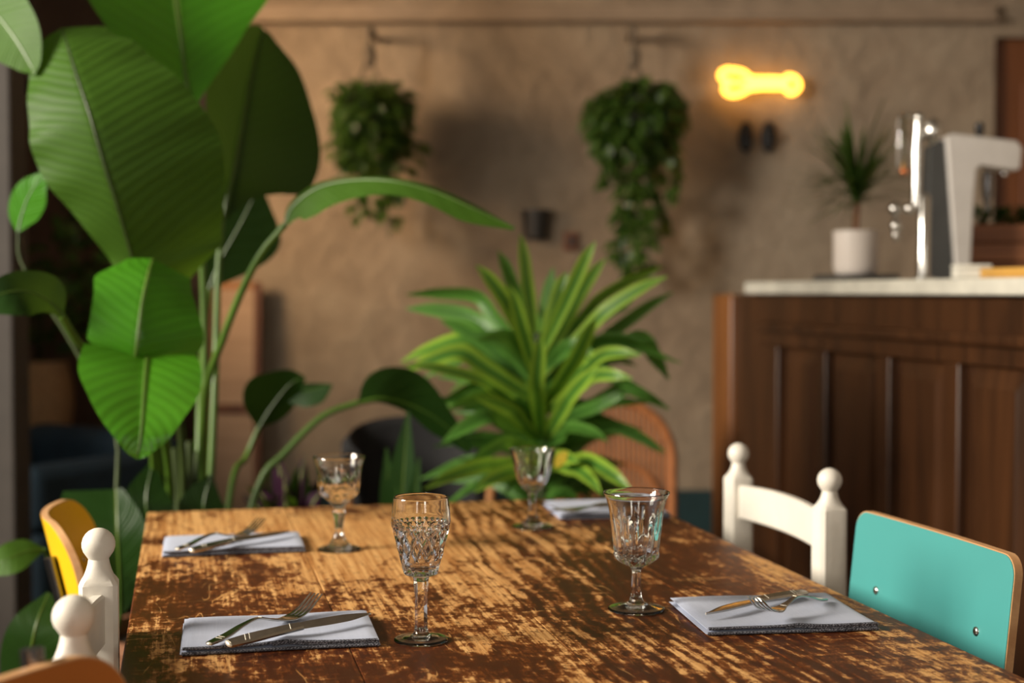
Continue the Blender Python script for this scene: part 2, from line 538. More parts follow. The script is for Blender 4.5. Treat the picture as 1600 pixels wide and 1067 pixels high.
# dark painted skirting and the rail high on the wall
struct(MB().box(AX, DX0 - 0.08, WY - 0.02, WY, 0, P(1080, 765, WY).z).build('baseboard_back', MT['teal_paint'], smooth=False, bevel=0.004))
zt, zb = P(800, 10, WY).z, P(800, 38, WY).z
mb = MB().box(AX, P(1552, 10, WY).x, WY - 0.05, WY, zb + 0.025, zt).box(AX, P(1552, 10, WY).x, WY - 0.075, WY, zb, zb + 0.024)
struct(mb.build('trim_1', MT['rail'], smooth=False, bevel=0.006))
# door
dr = bpy.data.objects.new('door_1', None)
COL.objects.link(dr)
dr.location = (DX0, WY, 0)
struct(dr)
MB().box(0.0005, 0.8995, 0.05, 0.09, 0.0, DTOP - 0.0005).build('door_leaf', MT['door'], dr, False, 0.004)
for zz0, zz1 in ((0.15, 0.95), (1.1, DTOP - 0.18)):
    for x0, x1 in ((0.13, 0.42), (0.5, 0.79)):
        MB().box(x0, x1, 0.035, 0.05, zz0, zz1).build('door_panel', MT['door'], dr, False, 0.012)
MB().ball((0.8, 0.01, 1.02), 0.028).build('door_handle', MT['steel'], dr)
# post at the alcove
px1 = P(20, 500, 4.0).x
struct(MB().box(px1 - 0.14, px1, 4.0, 4.14, 0, CH).build('pillar', MT['post'], smooth=False, bevel=0.008))

# ------------------------------------------------------------------ dining table
ANG = R(12.9)
U, W_ = V((-sin(ANG), cos(ANG), 0)), V((cos(ANG), sin(ANG), 0))
L0 = T(184, 1067)
TL, TW = 1.93, 0.937
TC = L0 + U * (1.18 - TL / 2) + W_ * (TW / 2)
table = thing('dining_table', 'long wooden dining table with worn dark varnish, laid for four', 'table', (TC.x, TC.y, 0), ANG)
edges = [-TW / 2, -0.215, 0.028, 0.255, TW / 2]
for i in range(4):
    g = 0.0002
    MB().box(edges[i] + (g if i else 0), edges[i + 1] - (g if i < 3 else 0), -TL / 2, TL / 2, TZ - 0.032, TZ).build('plank', MT['table'], table, True, 0.0007 if 0 < i < 3 else 0.0022, seg=3).cycles.is_caustics_receiver = True
for s in (-1, 1):
    y0 = s * 0.72
    MB().box(-0.34, 0.34, y0 - 0.03, y0 + 0.03, TZ - 0.09, TZ - 0.0325).build('bearer', MT['frame'], table, False, 0.004)
    MB().lathe([(0.05, 0.06), (0.05, 0.1), (0.03, 0.16), (0.045, 0.3), (0.034, 0.5), (0.05, 0.58), (0.05, TZ - 0.0905)], 24, (0, y0, 0)).build('pedestal', MT['frame'], table)
    MB().box(-0.12, 0.12, y0 - 0.035, y0 + 0.035, 0.0, 0.0595).build('foot', MT['frame'], table, False, 0.01)
MB().box(-0.015, 0.015, -0.70, 0.70, 0.32, 0.37).build('stretcher', MT['frame'], table, False, 0.004)


# ------------------------------------------------------------------ white ladder-back chairs
def sqring(z, h, q, cx, cy, n=24):
    """ring between circle (q=0) and chamfered square (q=1)"""
    out = []
    for k in range(n):
        a = 2 * pi * (k + 0.5) / n
        c, s = cos(a), sin(a)
        sq = min(1 / max(abs(c), abs(s)), 1.24)
        r = h * (1 + (sq - 1) * q)
        out.append((cx + c * r, cy + s * r, z))
    return out


def ladder_chair(label):
    t = thing('ladder_back_chair', label, 'chair')
    for s in (-1, 1):
        x, y = -0.17, s * 0.19
        rows = [sqring(z, h, q, x, y) for z, h, q in
                ((0, 0.017, 1), (0.3, 0.021, 1), (0.60, 0.0225, 1), (0.816, 0.0225, 1), (0.820, 0.0205, .9), (0.825, 0.0175, .6), (0.832, 0.0148, .25), (0.839, 0.0128, 0), (0.845, 0.0118, 0))]
        for i in range(1, 10):
            a = -pi / 2 + 0.55 + (pi - 0.58) * i / 9
            rows.append(sqring(0.862 + 0.0195 * sin(a), max(0.0012, 0.0195 * cos(a)), 0, x, y))
        MB().rings(rows).build('post', MT['white'], t, angle=28)
        rows = [sqring(z, h, 1, 0.19, s * 0.19) for z, h in ((0, 0.016), (0.2, 0.02), (0.42, 0.021))]
        MB().rings(rows).build('leg', MT['white'], t, angle=28)
        MB().tube([(-0.165, s * 0.19, 0.16), (0.19, s * 0.19, 0.16)], 0.011, 10).build('stretcher', MT['white'], t)
    for z0, z1, arch in ((0.745, 0.806, 0.006), (0.55, 0.60, 0.006)):
        rows = []
        for i in range(17):
            f = -1 + i / 8
            yy = f * 0.17
            xx = -0.17 - 0.012 * (1 - f * f)
            zt_, zb_ = z1 + arch * (1 - f * f), z0 + arch * 0.5 * (1 - f * f)
            rows.append([(xx - 0.008, yy, zb_ + .003), (xx - 0.008, yy, zt_ - .003), (xx - .005, yy, zt_), (xx + 0.005, yy, zt_), (xx + 0.008, yy, zt_ - .003), (xx + 0.008, yy, zb_ + .003), (xx + .005, yy, zb_), (xx - .005, yy, zb_)])
        MB().rings(rows).build('back_slat', MT['white'], t)
    rows = [[(x * k, y * k, z) for x, y in ((-.19, -.165), (-.15, -.168), (.19, -.21), (.215, -.18), (.215, .18), (.19, .21), (-.15, .168), (-.19, .165))] for z, k in ((0.42, 0.97), (0.426, 1), (0.447, 1), (0.455, 0.97))]
    MB().rings(rows).build('seat', MT['white'], t)
    MB().tube([(0.19, -0.18, 0.22), (0.19, 0.18, 0.22)], 0.012, 10).build('stretcher', MT['white'], t)
    return t


c1 = ladder_chair('white painted ladder-back wooden chair beside the teal chair')
p2, p1 = P(1299, 749, 2.23), P(1152, 707, 2.61)
mid = (p1 + p2) / 2
a1 = ANG + pi
c1.location = (mid.x + cos(a1) * 0.17, mid.y + sin(a1) * 0.17, 0)
c1.rotation_euler = (0, 0, a1)
c1['group'] = 'white ladder-back chairs'
q2, q1 = P(115, 960, 1.296), P(154, 851, 1.668)
mid = (q1 + q2) / 2
a2 = ANG
c2 = dup(c1, (mid.x + cos(a2) * 0.17, mid.y + sin(a2) * 0.17, 0), a2, 'white painted ladder-back wooden chair between the yellow and the orange-brown chairs')


# ------------------------------------------------------------------ plywood school chairs
def plate(mat_face, hw, z0, z1, rc, curve, tilt, xoff, thick=0.011, grow=0.0, side=None, hor=False):
    """rounded plate. Upright (normal +x) or lying (normal +z) with bent ply; returns MB"""
    ny, nz = 40, 10
    hh, zc = (z1 - z0) / 2, (z0 + z1) / 2

    def pt(y, z, off):
        f = y / hw
        if hor:
            return (z + xoff, y, off + tilt + curve * f * f)
        x = curve * f * f + off
        return (xoff + x - (z - z0) * math.tan(tilt), y, z)

    ys = [-cos(pi * i / ny) * (hw - grow) for i in range(ny + 1)]
    rowsF, rowsB = [], []
    for y in ys:
        e = (hw - grow) - abs(y)
        cut = 0 if e >= rc else rc - sqrt(max(0, rc * rc - (rc - e) ** 2))
        h = max(0.0008, hh - grow - cut)
        zs = [zc + h * (-1 + 2 * j / nz) for j in range(nz + 1)]
        rowsF.append([pt(y, z, thick / 2) for z in zs])
        rowsB.append([pt(y, z, -thick / 2) for z in zs])
    m = MB()
    rows = [f + b[::-1] for f, b in zip(rowsF, rowsB)]
    return m.rings(rows)


def ply_chair(name, label, face, curve, top, tilt, hw=0.195, rc=0.03, ht=0.27, edge='ply'):
    t = thing(name, label, 'chair', group='plywood chairs with coloured laminate')
    z0, xo = top - ht, -0.17
    b = plate(None, hw, z0, top, rc, curve, tilt, xo).build('backrest', MT[edge], t, angle=50)
    plate(None, hw, z0, top, rc, curve, tilt, xo + 0.0002, 0.0128, 0.0014).build('laminate', MT[face], b, angle=50)
    for s in (-1, 1):
        yy = s * hw * 0.64
        zz = z0 + ht * 0.60
        xx = xo + curve * 0.41 - (zz - z0) * math.tan(tilt)
        MB().ball((xx + 0.0066, yy, zz), 0.0065, 16, (0.5, 1, 1)).build('rivet', MT['steel'], t)
        tb = xx - 0.017
        ln = 0.05
        pts = [(tb - ln * math.tan(tilt), yy, zz + ln), (tb, yy, zz), (tb + (zz - 0.47) * math.tan(tilt), yy, 0.47), (xo + 0.03, yy, 0.425), (0.02, yy, 0.42), (0.17, yy, 0.418), (0.2, yy, 0.40), (0.22, yy, 0.0)]
        MB().tube([V(p) for p in spline(pts, 40)], 0.0095, 12).build('frame_tube', MT['darksteel'], t)
        MB().tube([(-0.06, yy, 0.415), (-0.12, yy * 1.05, 0.2), (-0.19, yy * 1.1, 0.0)], 0.0095, 12).build('leg', MT['darksteel'], t)
    st = plate(None, 0.19, -0.2, 0.19, 0.05, 0.012, 0.4365, 0.02, hor=True).build('seat', MT[edge], t, angle=50)
    plate(None, 0.19, -0.2, 0.19, 0.05, 0.012, 0.4365, 0.02, 0.0124, 0.0014, hor=True).build('laminate', MT[face], st, angle=50)
    return t


def place_back(t, A, B, face_dir_sign):
    """put the chair so that its backrest runs from A to B; sitter faces along the table's cross direction"""
    mid = (A + B) / 2
    d = (B - A)
    ang = atan2(d.y, d.x) - pi / 2 if face_dir_sign > 0 else atan2(d.y, d.x) + pi / 2
    t.rotation_euler = (0, 0, ang)
    t.location = (mid.x + cos(ang) * 0.17, mid.y + sin(ang) * 0.17, 0)


tc = ply_chair('plywood_chair', 'plywood chair with a teal laminate backrest and two rivets', 'teal', 0.006, 0.835, R(6), hw=0.2, rc=0.026)
A, B = P(1566, 880, 1.73), P(1327, 812, 2.107)
place_back(tc, A, B, -1)
yc = ply_chair('plywood_chair', 'plywood chair with a curved yellow laminate backrest', 'yellow', 0.05, 0.795, R(13), hw=0.19, rc=0.075)
A = P(118, 800, 2.19)
place_back(yc, A, A + V((-sin(ANG), cos(ANG), 0)) * 0.38, 1)
oc = ply_chair('plywood_chair', 'plywood chair with an orange-brown laminate backrest', 'orange', 0.035, 0.862, R(5), hw=0.19, rc=0.05, ht=0.1)
B = P(146, 1030, 1.2)
place_back(oc, B + V((-0.11, -0.363, 0)), B, 1)


# ------------------------------------------------------------------ glasses
def goblet(outer, inner, seg, fn, label, loc, rz=0.0, stemfn=None, foot_i=3):
    """foot, stem and bowl as parts of one wine glass"""
    t = thing('wine_glass', label, 'glass', loc, rz, 'cut wine glasses on the table')
    rows = []

    def ring(r, z):
        return [(cos(a) * (r + fn(r, z, a)), sin(a) * (r + fn(r, z, a)), z) for a in [2 * pi * k / seg for k in range(seg)]]

    def ringi(r, z):
        return [(cos(a) * r, sin(a) * r, z) for a in [2 * pi * k / seg for k in range(seg)]]
    rows = [ring(r, z) for r, z in outer] + [ringi(r, z) for r, z in inner]
    m = MB().rings(rows)
    m.build('glass_body', MT['glass'], t, angle=33).cycles.is_caustics_caster = True
    return t


def smoothprof(pts, n):
    return [(max(0.0004, a), b) for a, b in spline([list(p) for p in pts], n)]


def tri(x):
    x = x % 1.0
    return abs(2 * x - 1)


def bump01(z, a, b, e):
    if z < a or z > b:
        return 0.0
    return min(1, (z - a) / e, (b - z) / e)


def stem_facet(r, z, a, z0, z1, n, k):
    f = bump01(z, z0, z1, 0.006) * max(0, min(1, (0.0135 - r) / 0.003))
    if not f:
        return 0
    c = cos(pi / n) / cos((a % (2 * pi / n)) - pi / n) - 1
    return r * c * f * k


def foot(r, ht=0.004):
    return [(0.0004, 0.0030), (r * 0.3, 0.0027), (r * 0.6, 0.0018), (r - 0.003, 0.0004), (r - 0.0016, 0.0), (r - 0.0006, 0.0004), (r, 0.0014), (r - 0.0003, 0.0026), (r - 0.0014, 0.0034)]


# 1 diamond-cut tulip glass
o = foot(0.032) + smoothprof([(0.0295, 0.0038), (0.018, 0.0062), (0.0095, 0.009), (0.0075, 0.02), (0.0073, 0.05), (0.0085, 0.068), (0.0098, 0.0755)], 34) \
    + smoothprof([(0.0125, 0.0772), (0.0185, 0.0785), (0.0212, 0.083), (0.0255, 0.10), (0.0305, 0.12), (0.0346, 0.1375), (0.0347, 0.1425), (0.0338, 0.156), (0.0318, 0.1695)], 80)
i_ = [(0.0311, 0.1703), (0.0304, 0.1695)] + smoothprof([(0.0322, 0.156), (0.0328, 0.143), (0.0315, 0.135), (0.0272, 0.118), (0.0220, 0.10), (0.0170, 0.089), (0.008, 0.0845), (0.0004, 0.084)], 30)


def cut1(r, z, a):
    if z < 0.077:
        return stem_facet(r, z, a, 0.012, 0.078, 6, 0.9)
    f = bump01(z, 0.079, 0.1415, 0.004)
    if z < 0.098:   # long kite facets at the base
        return -0.0026 * f * (1 - tri(a / (2 * pi) * 12 + 0.5)) * (1 - (z - 0.079) / 0.03)
    g1, g2 = tri(a / (2 * pi) * 13 + (z - 0.098) * 36), tri(a / (2 * pi) * 13 - (z - 0.098) * 36)
    if z > 0.1335:
        return -0.0014 * (1 - abs(sin(a * 13))) * f
    return -0.0032 * f * min(1, max(0, 1.0 - min(g1, g2) * 2.4)) - 0.0004 * f * (1 - max(g1, g2))


T1 = T(658, 1001)
goblet(o, i_, 208, cut1, 'tall wine glass with a diamond-cut crystal bowl', (T1.x, T1.y, TZ + 0.0003))

# 2 flared fluted glass
o = foot(0.0365) + smoothprof([(0.0335, 0.0038), (0.018, 0.0068), (0.0095, 0.012), (0.0065, 0.022), (0.0057, 0.038), (0.006, 0.050), (0.0085, 0.0545)], 30) \
    + smoothprof([(0.010, 0.0565), (0.020, 0.0615), (0.0265, 0.0672), (0.0285, 0.0725), (0.0305, 0.09), (0.033, 0.112), (0.0355, 0.130), (0.0392, 0.144), (0.0428, 0.1515)], 64)
i_ = [(0.0424, 0.1528), (0.0414, 0.1522)] + smoothprof([(0.0376, 0.144), (0.0334, 0.130), (0.0304, 0.112), (0.0275, 0.09), (0.0243, 0.077), (0.018, 0.070), (0.008, 0.067), (0.0004, 0.0665)], 30)


def cut2(r, z, a):
    if z < 0.056:
        return stem_facet(r, z, a, 0.010, 0.057, 8, 0.9)
    ph = a / (2 * pi) * 16
    f = bump01(z, 0.058, 0.135, 0.012)
    lim = 0.078 + 0.05 * (0.55 + 0.45 * (int(ph) % 2))
    k = max(0, min(1, (lim - z) / 0.02))
    base = 0.0012 * (1 if z < 0.074 else 0) * abs(sin(ph * pi)) * f
    return -0.0024 * f * k * (1 - abs(sin(ph * pi))) ** 0.8 + base


T2 = T(994, 953)
goblet(o, i_, 224, cut2, 'wine glass with flared rim and fluted bowl beside the napkin by the teal chair', (T2.x, T2.y, TZ + 0.0003))

# 3 straight cup with knopped stem
o = foot(0.0342) + smoothprof([(0.0315, 0.0038), (0.020, 0.0066), (0.0155, 0.011), (0.011, 0.018), (0.0065, 0.028), (0.0062, 0.036), (0.0085, 0.05), (0.0108, 0.0575), (0.0095, 0.0625), (0.0068, 0.0655)], 40) \
    + smoothprof([(0.0085, 0.067), (0.018, 0.077), (0.027, 0.0845), (0.0315, 0.0905), (0.033, 0.098), (0.0345, 0.115), (0.0365, 0.132), (0.0412, 0.1475)], 60)
i_ = [(0.0408, 0.1488), (0.0398, 0.1482)] + smoothprof([(0.0348, 0.132), (0.0326, 0.115), (0.0305, 0.099), (0.026, 0.090), (0.016, 0.082), (0.008, 0.079), (0.0004, 0.078)], 26)


def cut3(r, z, a):
    if z < 0.066:
        return stem_facet(r, z, a, 0.008, 0.067, 8, 0.9)
    ph = a / (2 * pi) * 14
    if z < 0.092:
        f = bump01(z, 0.067, 0.092, 0.006)
        return r * (cos(pi / 14) / cos((a % (2 * pi / 14)) - pi / 14) - 1) * 2.6 * f - 0.0012 * f * tri((z - 0.067) / 0.0125)
    return -0.0018 * bump01(z, 0.091, 0.122, 0.01) * (1 - abs(sin(ph * pi)))


T3 = T(530, 859)
goblet(o, i_, 196, cut3, 'wine glass with straight cup, faceted base and knopped stem', (T3.x, T3.y, TZ + 0.0003))

# 4 tulip with scalloped rim
o = foot(0.036) + smoothprof([(0.0335, 0.0038), (0.019, 0.0066), (0.0145, 0.011), (0.0095, 0.018), (0.0066, 0.03), (0.0062, 0.045), (0.0075, 0.056), (0.0082, 0.0605)], 30) \
    + smoothprof([(0.0095, 0.0625), (0.017, 0.0685), (0.026, 0.081), (0.0318, 0.098), (0.0355, 0.117), (0.0412, 0.1355)], 50)
i_ = [(0.0407, 0.1366), (0.0397, 0.136)] + smoothprof([(0.0338, 0.117), (0.0297, 0.099), (0.0236, 0.083), (0.014, 0.0735), (0.0004, 0.0715)], 24)


def cut4(r, z, a):
    if z < 0.0615:
        return stem_facet(r, z, a, 0.008, 0.062, 6, 0.9)
    return -0.0022 * bump01(z, 0.063, 0.14, 0.008) * (1 - abs(sin(a * 5)))


T4 = T(832, 824)
goblet(o, i_, 180, cut4, 'wine glass with ten-lobed tulip bowl in front of the striped plant', (T4.x, T4.y, TZ + 0.0003))


# ------------------------------------------------------------------ napkins
def napkin(label, cen, rz, wx, wy, seed, wave):
    t = thing('napkin', label, 'napkin', (cen.x, cen.y, TZ), rz, 'folded blue-grey napkins')
    rnd = random.Random(seed)
    ph = rnd.random() * 6

    def slab(z0, z1, hx, hy, sh, wv, fy):
        nx, ny = 36, 24

        def und(x, y):
            f = max(0, 1 - abs(x / hx - fy) / 0.45)
            front = max(0, min(1, (-y / hy + 0.2)))
            return wv * (f * f * front * 0.0028 + 0.0006 * sin(x * 40 + ph) * cos(y * 30 + ph))
        rows = []
        top, bot = [], []
        for i in range(nx + 1):
            x = -hx + 2 * hx * i / nx
            ex = min(1, min(i, nx - i) / 1.5)
            rt, rb = [], []
            for j in range(ny + 1):
                y = -hy + 2 * hy * j / ny
                ey = min(1, min(j, ny - j) / 1.5)
                e = sqrt(min(ex, ey))
                zm = (z0 + z1) / 2
                h = (z1 - z0) / 2 * max(0.15, e)
                yy = y + sh * (x / hx)
                yy += 0.0015 * sin(x * 22 + ph) if j in (0, ny) else 0
                rt.append((x, yy, zm + h + und(x, y)))
                rb.append((x, yy, zm - h + und(x, y) * (0.6 if z0 > 0.001 else 0.0)))
            top.append(rt)
            bot.append(rb)
        m = MB()
        return m.rings([a + b[::-1] for a, b in zip(top, bot)]), und

    m, _ = slab(0.0002, 0.0042, wx / 2, wy / 2, 0.0, 0.4, 0.1)
    m.build('lower_fold', MT['napkin'], t, angle=70)
    m, und = slab(0.0045, 0.0105, wx / 2 - 0.0015, wy / 2 - 0.001, 0.0, wave, 0.05)
    m.build('upper_fold', MT['napkin'], t, angle=70)
    # dark stitched hems along the open front edge
    for z, y, x0, x1, r in ((0.0084, -wy / 2 + 0.0005, -wx / 2 + 0.003, wx / 2 - 0.003, 0.0019), (0.0028, -wy / 2 - 0.0006, -wx / 2 + 0.002, wx / 2 - 0.002, 0.0020), (0.0058, -wy / 2 + 0.0004, -0.01, wx / 2 - 0.002, 0.0015)):
        pts = []
        for i in range(31):
            x = x0 + (x1 - x0) * i / 30
            pts.append((x, y + 0.0015 * sin(x * 22 + ph), z + (und(x, -wy / 2) if z > 0.004 else 0)))
        MB().tube(pts, r, 8).build('hem', MT['hem'], t)
    return t


n1c = (T(288, 1026) + T(603, 1008) + T(563, 954, .01) + T(284, 962, .01)) / 4
napkin('folded blue-grey linen napkin with cutlery beside the diamond-cut wine glass', n1c, R(11.5), 0.226, 0.152, 3, 1.0)
n2c = (T(1119, 992) + T(1391, 986) + T(1278, 927, .01) + T(1033, 929, .01)) / 4
napkin('folded blue-grey linen napkin with cutlery in front of the teal chair', n2c, R(8), 0.215, 0.178, 5, 0.9)
n3c = (T(258, 872) + T(485, 862) + T(463, 828, .01) + T(248, 838, .01)) / 4
napkin('folded blue-grey linen napkin with cutlery in front of the yellow chair', n3c, R(12.5), 0.220, 0.145, 8, 0.5)
n4c = (T(880, 815) + T(1055, 810) + T(1010, 776, .01) + T(838, 780, .01)) / 4
napkin('folded blue-grey linen napkin with cutlery in front of the white chair beside the teal one', n4c, R(8), 0.205, 0.185, 11, 0.5)


# ------------------------------------------------------------------ cutlery
def strip(st, thick):
    """flat bar from stations (x, y, halfwidth, z)"""
    rows = []
    for x, y, h, z, th in st:
        b = min(th, h) * 0.35
        rows.append([(x, y - h, z - th / 2 + b), (x, y - h, z + th / 2 - b), (x, y - h + b, z + th / 2), (x, y + h - b, z + th / 2), (x, y + h, z + th / 2 - b), (x, y + h, z - th / 2 + b), (x, y + h - b, z - th / 2), (x, y - h + b, z - th / 2)])
    return MB().rings(rows)


def fork_z(x):
    zs = spline([[0.003], [0.006], [0.012], [0.0145], [0.0075], [0.0030], [0.008], [0.0235]], 60)
    k = max(0, min(58.999, x / 0.196 * 59))
    i = int(k)
    return zs[i][0] * (1 - (k - i)) + zs[min(59, i + 1)][0] * (k - i)


def make_fork():
    t = thing('fork', '', 'fork', group='forks on the napkins')
    hw = spline([[0.0052], [0.0068], [0.0062], [0.005], [0.0036], [0.0030], [0.0034], [0.0052]], 30)
    st = [(0.118 * i / 29, 0, hw[i][0], fork_z(0.118 * i / 29), 0.0032) for i in range(30)]
    h = strip(st, 0).build('handle', MT['cutlery'], t)
    hw = spline([[0.0052], [0.0085], [0.0112], [0.0118]], 16)
    strip([(0.118 + 0.034 * i / 15, 0, hw[i][0], fork_z(0.118 + 0.034 * i / 15), 0.0022) for i in range(16)], 0).build('head', MT['cutlery'], t)
    for k in range(4):
        y = (k - 1.5) * 0.0061
        strip([(0.1515 + 0.0445 * i / 11, y * (1 - 0.06 * i / 11), 0.0022 - 0.0011 * (i / 11) ** 2, fork_z(0.1515 + 0.0445 * i / 11), 0.0021 - 0.0007 * i / 11) for i in range(12)], 0).build('tine', MT['cutlery'], t)
    m = MB()
    for x0 in (0.016, 0.021, 0.088):
        for k in range(5):
            y = (k - 2) * (0.0019 if x0 < 0.05 else 0.001)
            m.ball((x0, y, fork_z(x0) + 0.0016), 0.0007, 8)
    m.build('beading', MT['ivory'], h)
    MB().ball((-0.0003, 0, 0.003), 0.0036, 12, (0.6, 1.1, 0.45)).build('end_cap', MT['ivory'], h)
    return t


def make_knife():
    t = thing('knife', '', 'knife', group='knives on the napkins')
    hw = spline([[0.0066], [0.0082], [0.0080], [0.0074], [0.0066]], 20)
    zf = lambda x: 0.0042 + 0.0025 * (x / 0.198) + 0.003 * sin(pi * x / 0.198)
    h = strip([(0.096 * i / 19, 0, hw[i][0], zf(0.096 * i / 19), 0.0062) for i in range(20)], 0).build('handle', MT['cutlery'], t)
    up, lo = spline([[0.0066], [0.0078], [0.0088], [0.0088], [0.0078], [0.0045], [0.0008]], 30), spline([[0.0064], [0.0068], [0.0070], [0.0068], [0.0062], [0.0040], [0.0008]], 30)
    m = MB()
    rows = []
    for i in range(30):
        x = 0.0965 + 0.1015 * i / 29
        a, b = up[i][0], lo[i][0]
        z = zf(x)
        rows.append([(x, -a, z), (x, -a * 0.3, z + 0.0012), (x, b, z + 0.0012), (x, b, z - 0.0012), (x, -a * 0.3, z - 0.0012)])
    m.rings(rows).build('blade', MT['cutlery'], t)
    m = MB()
    for x0 in (0.018, 0.0235, 0.078):
        for k in range(6):
            m.ball((x0 + 0.001 * k, (k - 2.5) * 0.0021, zf(x0) + 0.0031), 0.0007, 8)
    m.build('beading', MT['ivory'], h)
    MB().ball((-0.0006, 0, zf(0)), 0.0045, 12, (0.6, 1.35, 0.7)).build('end_cap', MT['ivory'], h)
    return t


def lay(o, a, b, z, roll=0.0):
    """handle end at a, pointing to b"""
    o.location = (a.x, a.y, z)
    o.rotation_euler = (roll, 0, atan2(b.y - a.y, b.x - a.x))


NZ = TZ + 0.0112
fk, kn = make_fork(), make_knife()
# place setting beside the diamond-cut glass
fk['label'] = 'silver fork with tines up beside a knife, on the napkin by the diamond-cut glass'
kn['label'] = 'silver knife with beaded handle, on the napkin by the diamond-cut glass'
lay(fk, T(327, 1010, .011), T(456, 969, .011), NZ)
lay(kn, T(357, 1014, .011), T(566, 958, .022), NZ + 0.0022, R(17))
# far place setting on the same side
f3 = dup(fk, (0, 0, 0), 0, 'silver fork with tines up, on the napkin in front of the yellow chair')
lay(f3, T(277, 863, .011), T(385, 839, .011), NZ + 0.002)
k3 = dup(kn, (0, 0, 0), 0, 'silver knife crossing under the fork, on the napkin in front of the yellow chair')
lay(k3, T(299, 865, .011), T(440, 833, .018), NZ + 0.001, R(10))
# setting in front of the teal chair
k2 = dup(kn, (0, 0, 0), 0, 'silver knife crossing under the fork, on the napkin in front of the teal chair')
lay(k2, T(1256, 932, .011), T(1121, 959, .015), NZ + 0.001, R(-8))
f2 = dup(fk, (0, 0, 0), 0, 'silver fork lying across the knife, on the napkin in front of the teal chair')
lay(f2, T(1288, 941, .011), T(1227, 966, .011), NZ + 0.0005)
f2.rotation_euler[1] = R(-4.5)
# setting in front of the white chair
k4 = dup(kn, (0, 0, 0), 0, 'silver knife, on the napkin beside the ten-lobed wine glass')
lay(k4, T(1003, 792, .011), T(900, 797, .015), NZ)
f4 = dup(fk, (0, 0, 0), 0, 'silver fork, on the napkin beside the ten-lobed wine glass')
lay(f4, T(1010, 799, .011), T(920, 802, .011), NZ + 0.003)


# ------------------------------------------------------------------ leaves
def leaf_mb(pts, wr, wl, nu=36, nv=12, twist=0.0, fold=0.0, curl=0.0, ripple=0.0, freq=9, px=True, tipround=True):
    """blade from a spine (px, py, Y), half widths in photo pixels at each spine point"""
    sp = [P(*p) for p in pts] if px else [V(p) for p in pts]
    c = spline([list(p) for p in sp], nu)
    m = len(pts)
    r_ = spline([[a] for a in wr], nu)
    l_ = spline([[a] for a in wl], nu)
    rows, uvs = [], []
    for i in range(nu):
        p = V(c[i])
        t = (V(c[min(i + 1, nu - 1)]) - V(c[max(i - 1, 0)])).normalized()
        v = (p - CAM).normalized()
        A = v.cross(t).normalized()
        N = A.cross(t).normalized()
        if N.dot(v) > 0:
            N = -N
        k = p.y / FPX if px else 1.0
        ca, sa = cos(R(twist)), sin(R(twist))
        A, N = A * ca + N * sa, N * ca - A * sa
        row, uv = [], []
        s = i / (nu - 1)
        for j in range(nv + 1):
            f = -1 + 2 * j / nv
            wd = max(0.0, (r_[i][0] if f > 0 else l_[i][0])) * k
            d = abs(f) * wd
            q = p + A * (d * cos(R(fold)) * (1 if f > 0 else -1)) + N * (d * sin(R(fold)) + curl * wd * f * f)
            q = q + N * (ripple * sin(s * freq * 2 * pi + (1.3 if f > 0 else 0)) * f * f)
            row.append(q)
            uv.append((s, 0.5 + 0.5 * f))
        rows.append(row)
        uvs.append(uv)
    return MB().grid(rows, uvs), [V(x) for x in c]


def add_leaf(plant, mat, pts, wr, wl, petiole=None, prad=(0.009, 0.007), pm='petiole', rib=0.0035, **kw):
    m, c = leaf_mb(pts, wr, wl, **kw)
    lf = m.build('leaf', MT[mat], plant, True, world=True)
    if rib:
        n = len(c)
        MB().tube(c, [rib * (1 - 0.8 * i / n) for i in range(n)], 6).build('midrib', MT[pm], lf, world=True)
    if petiole:
        q = [P(*p) for p in petiole]
        s = [V(x) for x in spline([list(x) for x in q], 20)]
        MB().tube(s, [prad[0] + (prad[1] - prad[0]) * i / 19 for i in range(20)], 10).build('petiole', MT[pm], lf, world=True)
    return lf


def planter(plant, r, h, mat, seg=32):
    """pot and soil under a plant whose Empty is on the floor"""
    MB().lathe([(r * 0.72, 0), (r * 0.74, 0.01), (r, h - 0.03), (r * 1.04, h - 0.025), (r * 1.04, h), (r * 0.96, h), (r * 0.94, h - 0.04)], seg, cap1=False).build('pot', MT[mat], plant)
    MB().lathe([(r * 0.94, h - 0.06), (r * 0.94, h - 0.035), (r * 0.5, h - 0.028), (0.004, h - 0.025)], seg).build('soil', MT['soil'], plant)


# ------------------------------------------------------------------ the big banana-like plant
b0 = P(292, 800, 3.12)
bp = thing('banana_plant', 'tall plant with huge paddle-shaped green leaves behind the table corner', 'potted plant', (b0.x, b0.y, 0))
planter(bp, 0.19, 0.42, 'terracotta')
base = lambda dx=0, dz=0: (292 + dx, 1010, 3.12)
add_leaf(bp, 'leaf', [(232, 500, 2.86), (216, 440, 2.8), (205, 400, 2.78), (182, 320, 2.74), (160, 250, 2.72), (140, 180, 2.72), (120, 120, 2.75), (104, 68, 2.79), (97, 44, 2.82)],
         [14, 126, 150, 180, 188, 168, 138, 98, 62], [10, 26, 36, 72, 100, 104, 88, 64, 34], [base(-10), (285, 700, 3.06), (255, 560, 2.93), (232, 500, 2.86)], nu=60, nv=20, twist=4, fold=-13, curl=-0.10, ripple=0.004, freq=7, pm='petiole_d', rib=0.0028)
add_leaf(bp, 'leafbright', [(298, 170, 3.1), (290, 120, 3.12), (283, 60, 3.15), (275, 0, 3.2), (270, -70, 3.25), (265, -140, 3.3)],
         [5, 48, 95, 142, 140, 10], [4, 70, 122, 150, 130, 10], [base(8), (318, 700, 3.12), (318, 450, 3.12), (305, 280, 3.1), (298, 170, 3.1)], nu=48, nv=16, twist=-14, fold=12, rib=0.006)
